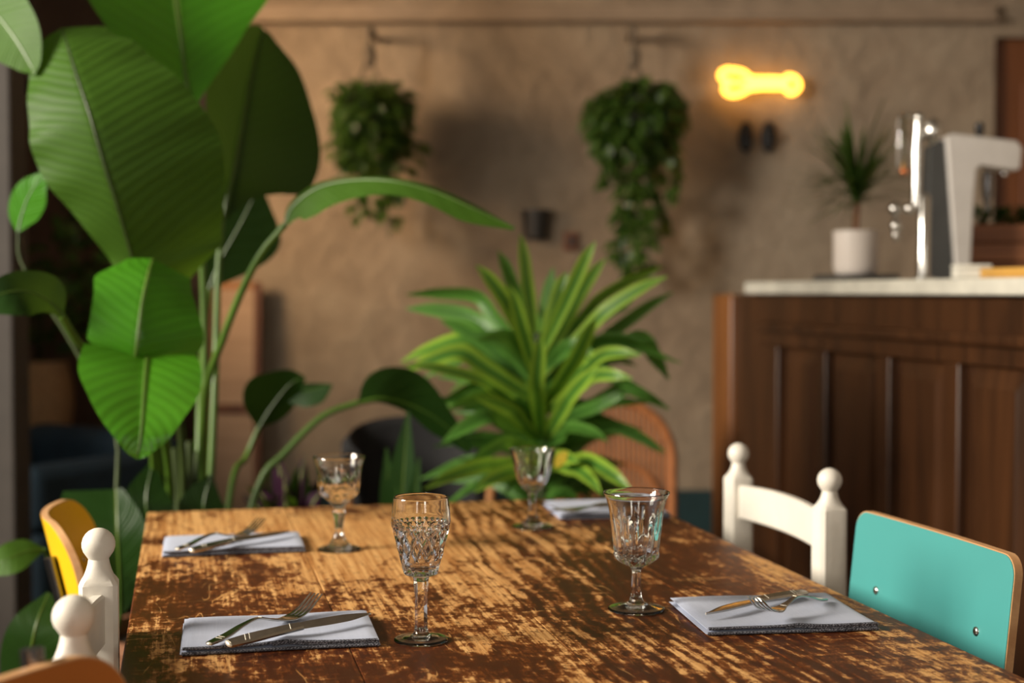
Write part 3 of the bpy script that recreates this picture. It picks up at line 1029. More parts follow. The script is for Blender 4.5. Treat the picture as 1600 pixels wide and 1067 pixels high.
add_leaf(bp, 'leafdark', [(346, 345, 3.3), (356, 300, 3.3), (363, 268, 3.3), (375, 200, 3.32), (388, 130, 3.36), (402, 72, 3.4), (410, 44, 3.42)],
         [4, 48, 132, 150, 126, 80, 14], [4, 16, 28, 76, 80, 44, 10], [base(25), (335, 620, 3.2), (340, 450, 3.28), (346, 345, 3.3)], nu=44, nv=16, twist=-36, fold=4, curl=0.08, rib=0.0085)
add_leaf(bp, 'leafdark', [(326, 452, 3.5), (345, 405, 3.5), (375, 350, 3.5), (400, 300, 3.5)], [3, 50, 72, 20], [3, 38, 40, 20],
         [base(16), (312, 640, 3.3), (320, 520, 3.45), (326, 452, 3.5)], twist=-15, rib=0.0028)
add_leaf(bp, 'leafbright', [(206, 580, 2.62), (212, 550, 2.6), (216, 515, 2.6), (222, 470, 2.62), (231, 430, 2.65), (238, 404, 2.7)],
         [40, 96, 106, 95, 80, 66], [50, 76, 78, 76, 78, 36], [base(-22), (262, 720, 2.95), (225, 620, 2.7), (206, 580, 2.62)], nu=40, nv=16, twist=0, fold=-15, curl=-0.04, ripple=0.004, freq=2, rib=0.004)
add_leaf(bp, 'leafbright', [(230, 556, 2.62), (227, 590, 2.55), (224, 630, 2.49), (221, 672, 2.45), (216, 704, 2.44), (214, 717, 2.44)],
         [98, 104, 86, 56, 24, 3], [76, 88, 80, 52, 22, 3], [base(-26), (240, 720, 2.95), (236, 600, 2.72), (230, 556, 2.62)], nu=40, nv=16, fold=12, curl=-0.1, ripple=0.003, freq=2.5, rib=0.005)
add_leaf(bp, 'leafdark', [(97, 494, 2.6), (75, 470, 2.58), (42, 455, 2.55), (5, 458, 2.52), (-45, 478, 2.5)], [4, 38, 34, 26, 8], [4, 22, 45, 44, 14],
         [base(-30), (240, 660, 2.95), (165, 575, 2.75), (125, 538, 2.66), (97, 494, 2.6)], twist=-25, fold=8, rib=0.003)
add_leaf(bp, 'leaf', [(-90, -90, 2.9), (-30, -10, 2.85), (20, 55, 2.8), (46, 98, 2.78), (54, 116, 2.77)], [50, 62, 50, 22, 2], [50, 60, 52, 26, 2],
         [base(-34), (262, 700, 3.0), (180, 400, 3.0), (50, 90, 2.98), (-70, -150, 2.95), (-90, -90, 2.9)], twist=-20, fold=6)
add_leaf(bp, 'leaf', [(445, 351, 2.9), (458, 322, 2.9), (500, 292, 2.88), (560, 281, 2.85), (620, 284, 2.82), (680, 300, 2.8), (740, 326, 2.78), (804, 356, 2.76)],
         [6, 36, 50, 40, 30, 30, 34, 6], [5, 40, 32, 24, 34, 40, 34, 4], [base(30), (316, 660, 3.08), (352, 520, 3.0), (400, 410, 2.93), (445, 351, 2.9)], nu=44, twist=62, fold=-18, rib=0.004)
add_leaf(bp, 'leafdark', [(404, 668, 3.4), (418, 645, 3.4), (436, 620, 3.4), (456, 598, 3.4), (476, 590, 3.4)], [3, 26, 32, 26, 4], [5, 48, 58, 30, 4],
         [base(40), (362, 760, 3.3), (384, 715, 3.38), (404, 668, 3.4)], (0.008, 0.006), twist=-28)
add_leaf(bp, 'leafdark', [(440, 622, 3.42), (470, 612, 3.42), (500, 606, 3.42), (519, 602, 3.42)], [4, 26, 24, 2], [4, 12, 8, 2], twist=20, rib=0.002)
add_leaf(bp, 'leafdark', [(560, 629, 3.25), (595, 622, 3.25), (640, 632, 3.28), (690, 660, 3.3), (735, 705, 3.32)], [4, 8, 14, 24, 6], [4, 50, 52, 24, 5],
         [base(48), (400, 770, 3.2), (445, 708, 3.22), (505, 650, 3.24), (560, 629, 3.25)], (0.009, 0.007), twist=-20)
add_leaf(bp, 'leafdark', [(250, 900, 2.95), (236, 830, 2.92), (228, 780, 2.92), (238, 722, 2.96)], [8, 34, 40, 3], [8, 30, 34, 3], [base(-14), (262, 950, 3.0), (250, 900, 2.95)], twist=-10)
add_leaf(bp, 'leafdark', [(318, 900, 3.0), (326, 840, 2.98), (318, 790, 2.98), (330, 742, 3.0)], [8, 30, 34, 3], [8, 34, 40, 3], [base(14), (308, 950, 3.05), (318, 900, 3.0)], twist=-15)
# sheathing stalks at the foot of the plant
for dx, ex, ey, r in ((-12, 272, 700, 0.02), (6, 296, 690, 0.022), (24, 310, 705, 0.018)):
    q = [P(292 + dx, 1010, 3.1), P(290 + dx * 0.6, 850, 3.1), P(ex, ey, 3.1)]
    MB().tube([V(x) for x in spline([list(x) for x in q], 12)], [r * (1.1 - 0.6 * i / 11) for i in range(12)], 12).build('stalk', MT['petiole_d'], bp, world=True)

# ------------------------------------------------------------------ low leafy plant by the corner of the table
l0 = P(120, 900, 2.85)
lp = thing('leafy_floor_plant', 'low dark green broad-leaved plant on the floor behind the yellow chair', 'potted plant', (l0.x, l0.y, 0))
planter(lp, 0.15, 0.3, 'darkpot')
lb = (120, 1160, 2.85)
add_leaf(lp, 'leafdark', [(188, 960, 2.8), (187, 900, 2.8), (184, 830, 2.8), (182, 764, 2.84)], [6, 42, 46, 10], [10, 70, 98, 80], [lb, (160, 1060, 2.82), (188, 960, 2.8)], (0.007, 0.005), fold=10, twist=8)
add_leaf(lp, 'leafdark', [(48, 1130, 2.5), (45, 1050, 2.5), (55, 980, 2.5), (76, 926, 2.55)], [14, 56, 52, 4], [14, 44, 40, 4], [lb, (80, 1160, 2.6), (48, 1130, 2.5)], (0.007, 0.005), twist=15)
add_leaf(lp, 'leaf', [(68, 858, 2.7), (40, 862, 2.68), (8, 875, 2.66), (-30, 895, 2.66)], [3, 22, 24, 4], [3, 22, 26, 4], [lb, (110, 950, 2.8), (68, 858, 2.7)], (0.006, 0.004), twist=-20, rib=0.002)
add_leaf(lp, 'leafbright', [(28, 362, 3.0), (34, 335, 3.0), (48, 300, 3.0), (72, 270, 3.0)], [3, 26, 28, 4], [3, 22, 24, 4], [lb, (185, 720, 2.95), (125, 560, 2.98), (38, 420, 3.0), (28, 362, 3.0)], (0.005, 0.003), 'petiole_d', twist=20, rib=0.002)
add_leaf(lp, 'leafdark', [(150, 1010, 2.75), (135, 960, 2.72), (120, 900, 2.72), (112, 850, 2.75)], [6, 34, 36, 4], [6, 34, 30, 4], [lb, (150, 1090, 2.8), (150, 1010, 2.75)], (0.006, 0.005), twist=-20)

# ------------------------------------------------------------------ striped strap-leaved plant beyond the table
s0 = P(846, 800, 3.42)
dp = thing('dracaena', 'bushy plant with striped arching strap leaves at the end of the table', 'potted plant', (s0.x, s0.y, 0))
planter(dp, 0.16, 0.40, 'terracotta')
MB().tube([(s0.x, s0.y, 0.36), (s0.x + 0.005, s0.y, 0.75), P(840, 520, 3.42)], [0.016, 0.014, 0.008], 10).build('stem', MT['petiole_d'], dp, world=True)
DL = [((835, 520), (822, 440), (813, 366), 0.05, 0), ((838, 540), (802, 455), (778, 392), 0.1, 1), ((838, 560), (790, 472), (744, 414), -0.1, 0),
      ((840, 565), (898, 440), (930, 378), -0.1, 0), ((845, 575), (905, 462), (946, 404), -0.05, 0), ((845, 565), (940, 462), (1037, 416), 0.05, 0),
      ((848, 585), (950, 484), (1042, 432), -0.15, 0), ((850, 605), (960, 516), (1052, 456), 0.15, 1), ((835, 565), (745, 462), (634, 460), 0.1, 1),
      ((838, 585), (735, 496), (634, 482), 0.15, 1), ((838, 605), (725, 532), (626, 566), 0.0, 0), ((838, 625), (720, 552), (634, 580), -0.1, 0),
      ((840, 650), (745, 592), (630, 570), -0.28, 0), ((852, 625), (940, 556), (1000, 556), -0.2, 0), ((852, 645), (925, 588), (988, 592), -0.25, 0),
      ((850, 605), (1000, 528), (1046, 594), 0.1, 1), ((852, 665), (975, 604), (1047, 640), -0.1, 1), ((850, 690), (960, 666), (1040, 706), -0.1, 1),
      ((840, 700), (770, 690), (700, 694), -0.1, 1), ((842, 720), (750, 728), (662, 764), -0.38, 0), ((845, 735), (795, 738), (742, 770), -0.4, 0),
      ((850, 730), (920, 722), (988, 768), -0.36, 0), ((850, 720), (905, 735), (940, 772), -0.38, 0), ((842, 660), (770, 615), (700, 640), -0.2, 1),
      ((842, 680), (765, 650), (690, 692), -0.2, 1), ((848, 640), (900, 555), (932, 496), -0.2, 0), ((842, 600), (852, 500), (864, 418), 0.1, 1),
      ((842, 605), (815, 510), (796, 446), -0.15, 0), ((850, 665), (930, 636), (988, 612), -0.15, 1), ((846, 560), (870, 475), (886, 425), 0.0, 0),
      ((850, 595), (910, 508), (990, 470), 0.0, 1), ((840, 615), (760, 536), (688, 500), 0.0, 1), ((846, 690), (838, 600), (846, 520), -0.3, 0),
      ((842, 690), (800, 640), (740, 620), -0.3, 0), ((850, 690), (890, 620), (935, 575), -0.3, 0), ((844, 700), (790, 690), (722, 735), -0.25, 1),
      ((850, 700), (895, 670), (950, 690), -0.25, 1), ((846, 740), (870, 715), (905, 722), -0.3, 0)]
for b, m_, t_, dy, k in DL:
    w = 10.5 + 4.5 * random.random()
    Yb = 3.42
    q = [(*b, Yb), ((b[0] * .35 + m_[0] * .65), (b[1] * .35 + m_[1] * .65), Yb + dy * 0.45), (*m_, Yb + dy * 0.7), ((m_[0] * .45 + t_[0] * .55), (m_[1] * .45 + t_[1] * .55) - 4, Yb + dy * 0.9), (*t_, Yb + dy)]
    mm, _ = leaf_mb(q, [w * .5, w, w * 1.05, w * .85, 1], [w * .5, w, w * 1.05, w * .85, 1], nu=20, nv=6, twist=random.uniform(-45, 45), fold=14)
    mm.build('leaf', MT['drac2' if k else 'drac'], dp, True, world=True)
for i in range(58):
    a = random.uniform(0, 2 * pi)
    zb = random.uniform(0.62, 0.98)
    ln = random.uniform(0.22, 0.38)
    el = random.uniform(-0.1, 0.8)
    c0 = V((s0.x, s0.y, zb))
    dv = V((cos(a), sin(a) * 0.8 + 0.25, 0))
    q = [c0, c0 + dv * ln * 0.5 * cos(el) + V((0, 0, ln * (0.35 * sin(el) + 0.1))), c0 + dv * ln * cos(el) + V((0, 0, ln * (0.8 * sin(el) - 0.15)))]
    mm, _ = leaf_mb(q, [0.012, 0.021, 0.001], [0.012, 0.021, 0.001], nu=14, nv=4, twist=random.uniform(-60, 60), fold=14, px=False)
    mm.build('leaf', MT['drac2'], dp, True, world=True)
mm, _ = leaf_mb([(868, 730, 3.05), (877, 716, 3.05), (886, 706, 3.05)], [3, 9, 2], [3, 9, 2], nu=10, nv=4)
mm.build('yellowed_leaf', MT['yellowleaf'], dp, True, world=True)

# ------------------------------------------------------------------ small floor plants between the big ones
n0 = P(628, 900, 3.2)
sp_ = thing('snake_plant', 'upright snake plant with broad dark green blades in front of the black chair', 'potted plant', (n0.x, n0.y, 0))
planter(sp_, 0.10, 0.28, 'darkpot')
for x0, x1, y1, dy, w_ in ((622, 638, 642, 0, 24), (612, 604, 700, 0.03, 15), (640, 655, 715, -0.03, 13), (628, 618, 760, -0.05, 16)):
    mm, _ = leaf_mb([(x0, 1020, 3.2 + dy), (x0 + 2, 860, 3.2 + dy), ((x0 + x1) / 2, (860 + y1) / 2, 3.2 + dy), (x1, y1, 3.2 + dy)], [w_ * .7, w_, w_, 2], [w_ * .7, w_, w_, 2], nu=20, nv=6, twist=20, fold=15)
    mm.build('leaf', MT['leafdark'], sp_, True, world=True)
t0 = P(452, 850, 3.55)
tp = thing('purple_plant', 'small dark purple-leaved plant low behind the table', 'potted plant', (t0.x, t0.y, 0))
planter(tp, 0.11, 0.42, 'darkpot')
for i in range(40):
    a = random.uniform(0, 2 * pi)
    rr = random.uniform(0.03, 0.17)
    c0 = V((t0.x, t0.y, 0.40))
    e = V((t0.x + cos(a) * rr, t0.y + sin(a) * rr * 0.7, 0.78 - rr * 0.9 + random.uniform(-0.1, 0.03)))
    q = [c0, c0.lerp(e, 0.6) + V((0, 0, 0.05)), e]
    mm, _ = leaf_mb(q, [0.004, 0.026, 0.001], [0.004, 0.026, 0.001], nu=10, nv=4, twist=random.uniform(-60, 60), fold=12, px=False)
    mm.build('leaf', MT['purple' if i % 4 else 'leaf'], tp, True, world=True)


# ------------------------------------------------------------------ hanging plants
def small_leaf(mb, c, d, up, ln, wd):
    s = d.cross(up)
    if s.length < 1e-4:
        s = d.orthogonal()
    s.normalize()
    n = s.cross(d).normalized()
    rows, uvs = [], []
    for f, ww, z in ((0, 0.12, 0), (0.3, 0.9, 0.05), (0.65, 0.8, 0.03), (1, 0.05, -0.08)):
        p = c + d * (ln * f) + n * (ln * z)
        rows.append([p - s * (wd * ww) + n * (wd * ww * 0.35), p, p + s * (wd * ww) + n * (wd * ww * 0.35)])
        uvs.append([(f, 0), (f, 0.5), (f, 1)])
    mb.grid(rows, uvs)


def hanging(label, cx, ytop, Y, hook_y, dense, vines, seed, potr=0.1):
    """dense: list of (px, py, rx, rz, n); vines: list of (x0,y0,x1,y1,n) in photo pixels on the plane Y"""
    rn = random.Random(seed)
    hp = P(cx, hook_y, Y)
    t = thing('hanging_plant', label, 'hanging plant', hp, 0, 'plants hanging from the wall rail')
    pc = P(cx, dense[0][1], Y)
    MB().lathe([(potr * .6, -0.09), (potr * .95, -0.05), (potr, 0.06), (potr * .95, 0.07), (potr * .9, 0.03), (0.004, 0.03)], 24, pc).build('pot', MT['darkpot'], t, world=True)
    knot = P(cx, (hook_y + ytop) / 2 + 8, Y)
    MB().tube([V((hp.x, WY + 0.002, hp.z)), V((hp.x, Y + 0.03, hp.z + 0.01)), hp, knot], 0.012, 8).ball(knot, 0.028, 12, (1, 1, 1.7)).build('hook', MT['rope'], t, world=True)
    for k in range(4):
        a = pi / 4 + k * pi / 2
        MB().tube([knot, pc + V((cos(a) * potr, sin(a) * potr, 0.07))], 0.004, 6).build('cord', MT['rope'], t, world=True)
    fm = MB()
    up = V((0, -0.6, 0.8))
    for px, py, rx, rz, n in dense:
        for i in range(n):
            a, b = rn.uniform(0, 2 * pi), rn.random() ** 0.5
            q = P(px + cos(a) * rx * b, py + sin(a) * rz * b, Y + rn.uniform(-0.19, 0.12) * (1.15 - b * 0.6))
            d = V((rn.uniform(-1, 1) + cos(a) * 0.8, rn.uniform(-0.8, 0.5), rn.uniform(-1.2, 0.3) - sin(a) * 0.5)).normalized()
            small_leaf(fm, q, d, up, rn.uniform(0.045, 0.075), rn.uniform(0.016, 0.026))
    vm = MB()
    for x0, y0, x1, y1, n in vines:
        dy = rn.uniform(-0.1, 0.1)
        q = [pc, P(x0, y0, Y + dy), P((x0 + x1) / 2 + rn.uniform(-8, 8), (y0 + y1) / 2, Y + dy), P(x1, y1, Y + dy)]
        s = [V(x) for x in spline([list(x) for x in q], 24)]
        vm.tube(s, 0.003, 5)
        for i in range(n):
            f = 6 + int(17 * i / n + rn.random())
            p = s[min(23, f)]
            d = V((rn.uniform(-1, 1), rn.uniform(-0.7, 0.4), rn.uniform(-1.0, 0.1))).normalized()
            small_leaf(fm, p, d, up, rn.uniform(0.05, 0.085), rn.uniform(0.018, 0.03))
    f = fm.build('foliage', MT['vine'], t, True, world=True)
    f['kind'] = 'stuff'
    v = vm.build('vines', MT['petiole_d'], t, True, world=True)
    v['kind'] = 'stuff'
    return t


hanging('dark green hanging plant with sparse arching sprays, hung behind the paddle-leaved plant', 577, 118, 5.7, 42,
        [(578, 182, 48, 52, 330), (555, 158, 32, 26, 80), (605, 165, 34, 28, 80), (580, 240, 44, 36, 90)],
        [(545, 190, 522, 262, 14), (560, 210, 540, 300, 12), (580, 220, 572, 345, 14), (600, 210, 608, 372, 20), (590, 220, 598, 320, 12), (620, 190, 645, 250, 12), (625, 170, 648, 190, 9), (535, 170, 518, 200, 8), (570, 230, 556, 355, 10), (610, 200, 632, 230, 9), (615, 185, 655, 232, 10), (600, 230, 628, 300, 10), (550, 230, 524, 290, 9), (620, 210, 640, 275, 9)], 5)
hanging('dense green trailing plant in a long column, hung beside the glowing sign', 990, 122, 5.7, 42,
        [(998, 182, 66, 50, 560), (985, 215, 54, 28, 150), (1030, 165, 34, 26, 70), (950, 185, 28, 40, 70)],
        [(960, 220, 955, 300, 16), (975, 225, 968, 420, 34), (995, 230, 990, 440, 38), (1010, 230, 1012, 425, 34), (1025, 225, 1030, 380, 26), (1035, 220, 1062, 315, 16), (950, 210, 945, 260, 10), (985, 240, 978, 380, 26), (1000, 240, 1003, 410, 28), (1040, 215, 1046, 270, 10)], 9)

# ------------------------------------------------------------------ things on the wall
ne = P(1185, 130, 5.93)
nt_ = thing('neon_sign', 'glowing orange-yellow neon sign in a bone-like outline on the plaster wall', 'neon sign', ne)
out = [(1172, 119), (1160, 110), (1146, 106), (1131, 105), (1123, 112), (1125, 121), (1136, 128), (1129, 136), (1131, 147), (1142, 152), (1157, 148), (1169, 140), (1190, 140), (1212, 140), (1228, 141), (1237, 148), (1248, 143), (1252, 132), (1246, 121), (1235, 117), (1227, 121), (1212, 120), (1192, 119.5), (1172, 119)]
pts = [P(1187 + (x - 1187) * 0.94, 130 + (y - 130) * (0.62 if 1172 <= x <= 1228 else 0.82), 5.93) for x, y in out]
s = [V(x) for x in spline([list(x) for x in pts], 140)]
MB().tube(s, 0.0115, 10).build('tube', MT['neon'], nt_, world=True)
MB().tube([P(1171, 124, 5.93), P(1176, 130, 5.93), P(1170, 136, 5.93)], 0.009, 8).build('tube', MT['neon'], nt_, world=True)
MB().tube([P(1226, 125, 5.93), P(1232, 131, 5.93), P(1226, 136, 5.93)], 0.009, 8).build('tube', MT['neon'], nt_, world=True)
MB().tube([P(1136, 128, 5.93), P(1152, 129, 5.93), P(1176, 130, 5.93), P(1232, 131, 5.93)], 0.009, 8).build('tube', MT['neon'], nt_, world=True)
for x, y in ((1152, 112), (1200, 124), (1200, 136), (1240, 123)):
    p = P(x, y, 5.93)
    MB().tube([p + V((0, 0.008, 0)), V((p.x, WY, p.z))], 0.006, 8).build('standoff', MT['black'], nt_, world=True)
for x, lbl in ((1166.5, 'black oval wall fitting under the neon sign, on the side towards the dense trailing plant'), (1201.5, 'black oval wall fitting under the neon sign, on the side towards the white plant pot')):
    p = P(x, 213, 5.97)
    t = thing('wall_hook', lbl, 'wall fitting', p, 0, 'black fittings under the neon sign')
    rows = [[(cos(a) * 0.031 * k, y, sin(a) * 0.066 * k) for a in [2 * pi * j / 24 for j in range(24)]] for y, k in ((0.03, 0.98), (0.01, 1), (0.0, 0.92), (-0.004, 0.75))]
    MB().rings(rows).build('plate', MT['black'], t)
    MB().tube([(0, -0.003, 0.0), (0, -0.03, -0.01), (0, -0.045, 0.0), (0, -0.05, 0.02)], 0.007, 8).build('peg', MT['black'], t)
p = P(838, 350, 5.9)
t = thing('wall_pot', 'dark tapering half-round wall pot between the two hanging plants', 'wall pot', p)
rows = [[(cos(a) * r, 0.1 - abs(sin(a)) * r * 1.4, z) for a in [pi * j / 16 for j in range(17)]] for r, z in ((0.045, -0.06), (0.05, -0.055), (0.06, 0.05), (0.066, 0.05), (0.066, 0.062), (0.055, 0.062), (0.05, 0.02))]
MB().rings(rows).build('body', MT['darkpot'], t)
t = thing('light_switch', 'small brown wall switch beside the dark wall pot', 'switch', P(892, 377, 5.985))
MB().box(-0.033, 0.033, 0.0, 0.015, -0.04, 0.04).build('plate', MT['redwood'], t, True, 0.004)
MB().box(-0.012, 0.012, -0.006, 0.0, -0.018, 0.018).build('rocker', MT['black'], t, True, 0.002)

# board leaning at the end of the wall
p = P(362, 640, 5.75)
zt = P(362, 452, 5.85).z - p.z
t = thing('leaning_board', 'pale wooden framed board leaning on the wall behind the paddle-leaved plant', 'board', (p.x, 5.93, 0.0), 0)
hb = P(362, 440, 5.9).z
t.rotation_euler = (R(-3.2), 0, 0)
t.location.y = 5.86
wl, wr = P(318, 500, 5.85).x - p.x, P(404, 500, 5.85).x - p.x
MB().box(wl + 0.03, wr - 0.03, -0.008, 0.008, 0.04, hb - 0.03).build('panel', MT['paleboard'], t, False)
MB().box(wl, wl + 0.03, -0.015, 0.015, 0, hb).build('frame_side', MT['redwood'], t, False, 0.003)
MB().box(wr - 0.03, wr, -0.015, 0.015, 0, hb).build('frame_side', MT['redwood'], t, False, 0.003)
MB().box(wl + 0.03, wr - 0.03, -0.015, 0.015, hb - 0.03, hb).build('frame_top', MT['legwood'], t, False, 0.003)
MB().box(wl + 0.03, wr - 0.03, -0.015, 0.015, P(362, 640, 5.85).z - 0.02, P(362, 640, 5.85).z + 0.02).build('crossbar', MT['redwood'], t, False, 0.003)
MB().box(wl + 0.03, wr - 0.03, -0.015, 0.015, 0.0, 0.04).build('frame_bottom', MT['redwood'], t, False, 0.003)

# ------------------------------------------------------------------ chairs beyond the plants
rc = P(965, 700, 4.45)
t = thing('rattan_chair', 'round-backed rattan chair with cane ribs behind the striped plant', 'chair', (rc.x, rc.y, 0), R(8))
RW = 0.178
ztop = P(965, 626, 4.45).z


def arch(w, zc, zh, y0, zb, n=28):
    o_ = [(-w, y0, zb)]
    for i in range(n + 1):
        a = pi - pi * i / n
        o_.append((cos(a) * w, y0 + 0.03 * (1 - abs(cos(a))), zc + sin(a) * zh))
    return o_ + [(w, y0, zb)]


MB().tube(arch(RW, ztop - 0.19, 0.185, 0.0, 0.40), 0.015, 10).build('back_frame', MT['rattan'], t)
MB().tube(arch(RW - 0.045, ztop - 0.32, 0.12, 0.0, 0.42), 0.011, 10).build('inner_arch', MT['rattan'], t)
for i in range(21):
    x = -RW + 2 * RW * (i + 1) / 22
    zz = ztop - 0.19 + 0.185 * sqrt(max(0, 1 - (x / RW) ** 2))
    MB().tube([(x, 0.0, 0.42), (x, 0.012, (zz + 0.42) / 2), (x, 0.03 * (1 - abs(x / RW)), zz)], 0.0055, 6).build('cane', MT['rattan'], t)
MB().lathe([(0.17, 0.40), (0.2, 0.405), (0.2, 0.43), (0.16, 0.445), (0.004, 0.447)], 28, (0, -0.19, 0)).build('seat', MT['rattan'], t)
for sx in (-1, 1):
    for y in (-0.36, -0.02):
        MB().tube([(sx * 0.14, y, 0.41), (sx * 0.18, y * 1.08, 0.0)], 0.014, 10).build('leg', MT['rattan'], t)

bc = P(640, 700, 4.3)
t = thing('padded_chair', 'black padded chair on orange wooden legs behind the snake plant', 'chair', (bc.x, bc.y, 0), R(15))
zt_ = P(640, 652, 4.3).z
rows = []
for i in range(21):
    a = pi * 1.12 * (i / 20 - 0.5)
    x, y = sin(a) * 0.20, -cos(a) * 0.16 + 0.1
    k = 0.8 + 0.2 * cos(a)
    zt2 = 0.50 + (zt_ - 0.50) * k
    nx, ny = sin(a) * 0.022, -cos(a) * 0.022
    rows.append([(x - nx, -y - ny, 0.46), (x - nx, -y - ny, zt2 - .02), (x, -y, zt2), (x + nx, -y + ny, zt2 - .02), (x + nx, -y + ny, 0.46)])
MB().rings(rows).build('backrest', MT['cushion'], t)
MB().lathe([(0.17, 0.40), (0.2, 0.41), (0.205, 0.44), (0.19, 0.465), (0.004, 0.475)], 28, (0, -0.03, 0)).build('seat', MT['cushion'], t)
for sx in (-1, 1):
    for sy in (-1, 1):
        MB().tube([(sx * 0.13, -0.03 + sy * 0.13, 0.41), (sx * 0.19, -0.03 + sy * 0.19, 0.0)], [0.018, 0.012], 10).build('leg', MT['legwood'], t)
    MB().tube([(sx * 0.215, -0.17, 0.60), (sx * 0.22, 0.02, 0.61), (sx * 0.20, 0.12, 0.60)], 0.016, 10).build('armrest', MT['legwood'], t)
    MB().tube([(sx * 0.215, -0.17, 0.60), (sx * 0.2, -0.165, 0.42)], 0.014, 10).build('arm_post', MT['legwood'], t)

# dark blue armchair by the alcove
sb = P(52, 760, 4.95)
t = thing('blue_armchair', 'dark blue upholstered armchair in the shadow beside the alcove', 'armchair', (sb.x, sb.y, 0), R(-32))
MB().box(-0.36, 0.36, -0.28, 0.34, 0.1, 0.38).build('base', MT['blue'], t, True, 0.03, seg=4)
MB().box(-0.25, 0.25, -0.31, 0.22, 0.382, 0.5).build('seat_cushion', MT['blue'], t, True, 0.045, seg=5)
MB().box(-0.36, 0.36, 0.22, 0.38, 0.38, 0.66).build('backrest', MT['blue'], t, True, 0.06, seg=5)
for sx in (-1, 1):
    MB().box(sx * 0.31 - 0.055, sx * 0.31 + 0.055, -0.3, 0.225, 0.38, 0.6).build('armrest', MT['blue'], t, True, 0.045, seg=5)
    for y in (-0.22, 0.28):
        MB().lathe([(0.015, 0), (0.022, 0.1)], 12, (sx * 0.3, y, 0)).build('leg', MT['redwood'], t)

# stool with basket plant in the alcove
bs = P(75, 700, 6.7)
zs = P(65, 680, 6.7).z
t = thing('wooden_stool', 'red-brown wooden stool carrying a woven basket in the dark alcove', 'stool', (bs.x, bs.y, 0), R(10))
MB().box(-0.2, 0.2, -0.16, 0.16, zs - 0.03, zs).build('seat', MT['redwood'], t, True, 0.006)
for sx in (-1, 1):
    for sy in (-1, 1):
        MB().box(sx * 0.17 - 0.018, sx * 0.17 + 0.018, sy * 0.13 - 0.018, sy * 0.13 + 0.018, 0, zs - 0.0305).build('leg', MT['redwood'], t, True, 0.004)
    MB().box(sx * 0.17 - 0.01, sx * 0.17 + 0.01, -0.11, 0.11, 0.25, 0.29).build('stretcher', MT['redwood'], t, True, 0.003)
kc = P(65, 680, 6.7)
t = thing('basket_planter', 'round woven straw basket with dark trailing leaves on the stool', 'basket', (kc.x, kc.y, zs))
rn = random.Random(2)
prof = []
for i in range(25):
    f = i / 24
    prof.append((0.10 + 0.045 * sin(pi * (0.15 + 0.75 * f)) + 0.004 * (i % 2), 0.001 + 0.35 * f))
MB().lathe(prof, 40, fn=lambda r, z, a: r + 0.003 * sin(a * 20 + z * 300)).build('basket', MT['basket'], t)
MB().lathe([(0.105, 0.33), (0.105, 0.352), (0.004, 0.357)], 24).build('soil', MT['soil'], t)
fm = MB()
for i in range(190):
    a, b = rn.uniform(0, 2 * pi), rn.random() ** 0.5
    q = V((cos(a) * b * 0.27 + 0.08, sin(a) * b * 0.15, 0.55 + rn.uniform(-0.12, 0.5)))
    q.x += (q.z - 0.4) * 0.35
    d = V((rn.uniform(-1, 1), rn.uniform(-1, 0.4), rn.uniform(-0.8, 0.7))).normalized()
    small_leaf(fm, q, d, V((0, -.5, .85)), rn.uniform(0.06, 0.10), rn.uniform(0.022, 0.036))
for i in range(16):
    a = rn.uniform(0, 2 * pi)
    fm.tube([(0.02 * cos(a), 0.02 * sin(a), 0.35), (0.06 + 0.08 * cos(a), 0.08 * sin(a), 0.5), (0.15 + 0.2 * cos(a), 0.12 * sin(a), 0.75)], 0.003, 4)
f = fm.build('foliage', MT['vine'], t, True)
f['kind'] = 'stuff'


# ------------------------------------------------------------------ bar
BA = V((P(1190, 460, 4.5).x, 4.5, 0))
BR = atan2(-cos(ANG), sin(ANG))
bar = thing('bar_counter', 'dark brown panelled wooden bar counter front', 'bar counter', BA, BR)
BT = 1.15
BX0, BX1 = -0.42, 2.9
MB().box(0.0, BX1, 0.035, 0.72, 0.0, BT).build('body', MT['bar'], bar, False)
st = [0.095, 0.428, 0.805, 1.146, 1.49, 1.83, 2.17, 2.51, 2.85]
MB().box(0.0, BX1, 0.0, 0.034, 0.99, BT).build('top_rail', MT['bar'], bar, True, 0.003)
MB().box(0.0, BX1, -0.02, 0.0, 1.035, 1.065).build('moulding', MT['bar'], bar, True, 0.008)
MB().box(0.0, BX1, 0.0, 0.034, 0.0, 0.16).build('kick_rail', MT['bar'], bar, True, 0.003)
MB().box(0.0, st[0] + 0.03, 0.0, 0.034, 0.1605, 0.9895).build('stile', MT['bar'], bar, True, 0.004)
for i, x in enumerate(st):
    if i:
        MB().box(x - 0.035, x + 0.035, 0.0, 0.034, 0.1605, 0.9895).build('stile', MT['bar'], bar, True, 0.004)
    if i < len(st) - 1:
        x0, x1 = x + 0.036, st[i + 1] - 0.036
        m = MB()
        rws = []
        for ins, yy in ((0.0, 0.034), (0.0, 0.024), (0.045, 0.012), (0.05, 0.010)):
            rws.append([(x0 + ins, yy, 0.162 + ins), (x1 - ins, yy, 0.162 + ins), (x1 - ins, yy, 0.988 - ins), (x0 + ins, yy, 0.988 - ins)])
        m.rings(rws).build('panel', MT['bar'], bar, False)
MB().box(BX0, BX0 + 0.17, -0.005, 0.7, 0, BT).build('end_post', MT['barlight'], bar, True, 0.01)
MB().box(BX0 + 0.1705, -0.0005, 0.01, 0.7, 0, BT - 0.0).build('end_panel', MT['bar'], bar, True, 0.006)

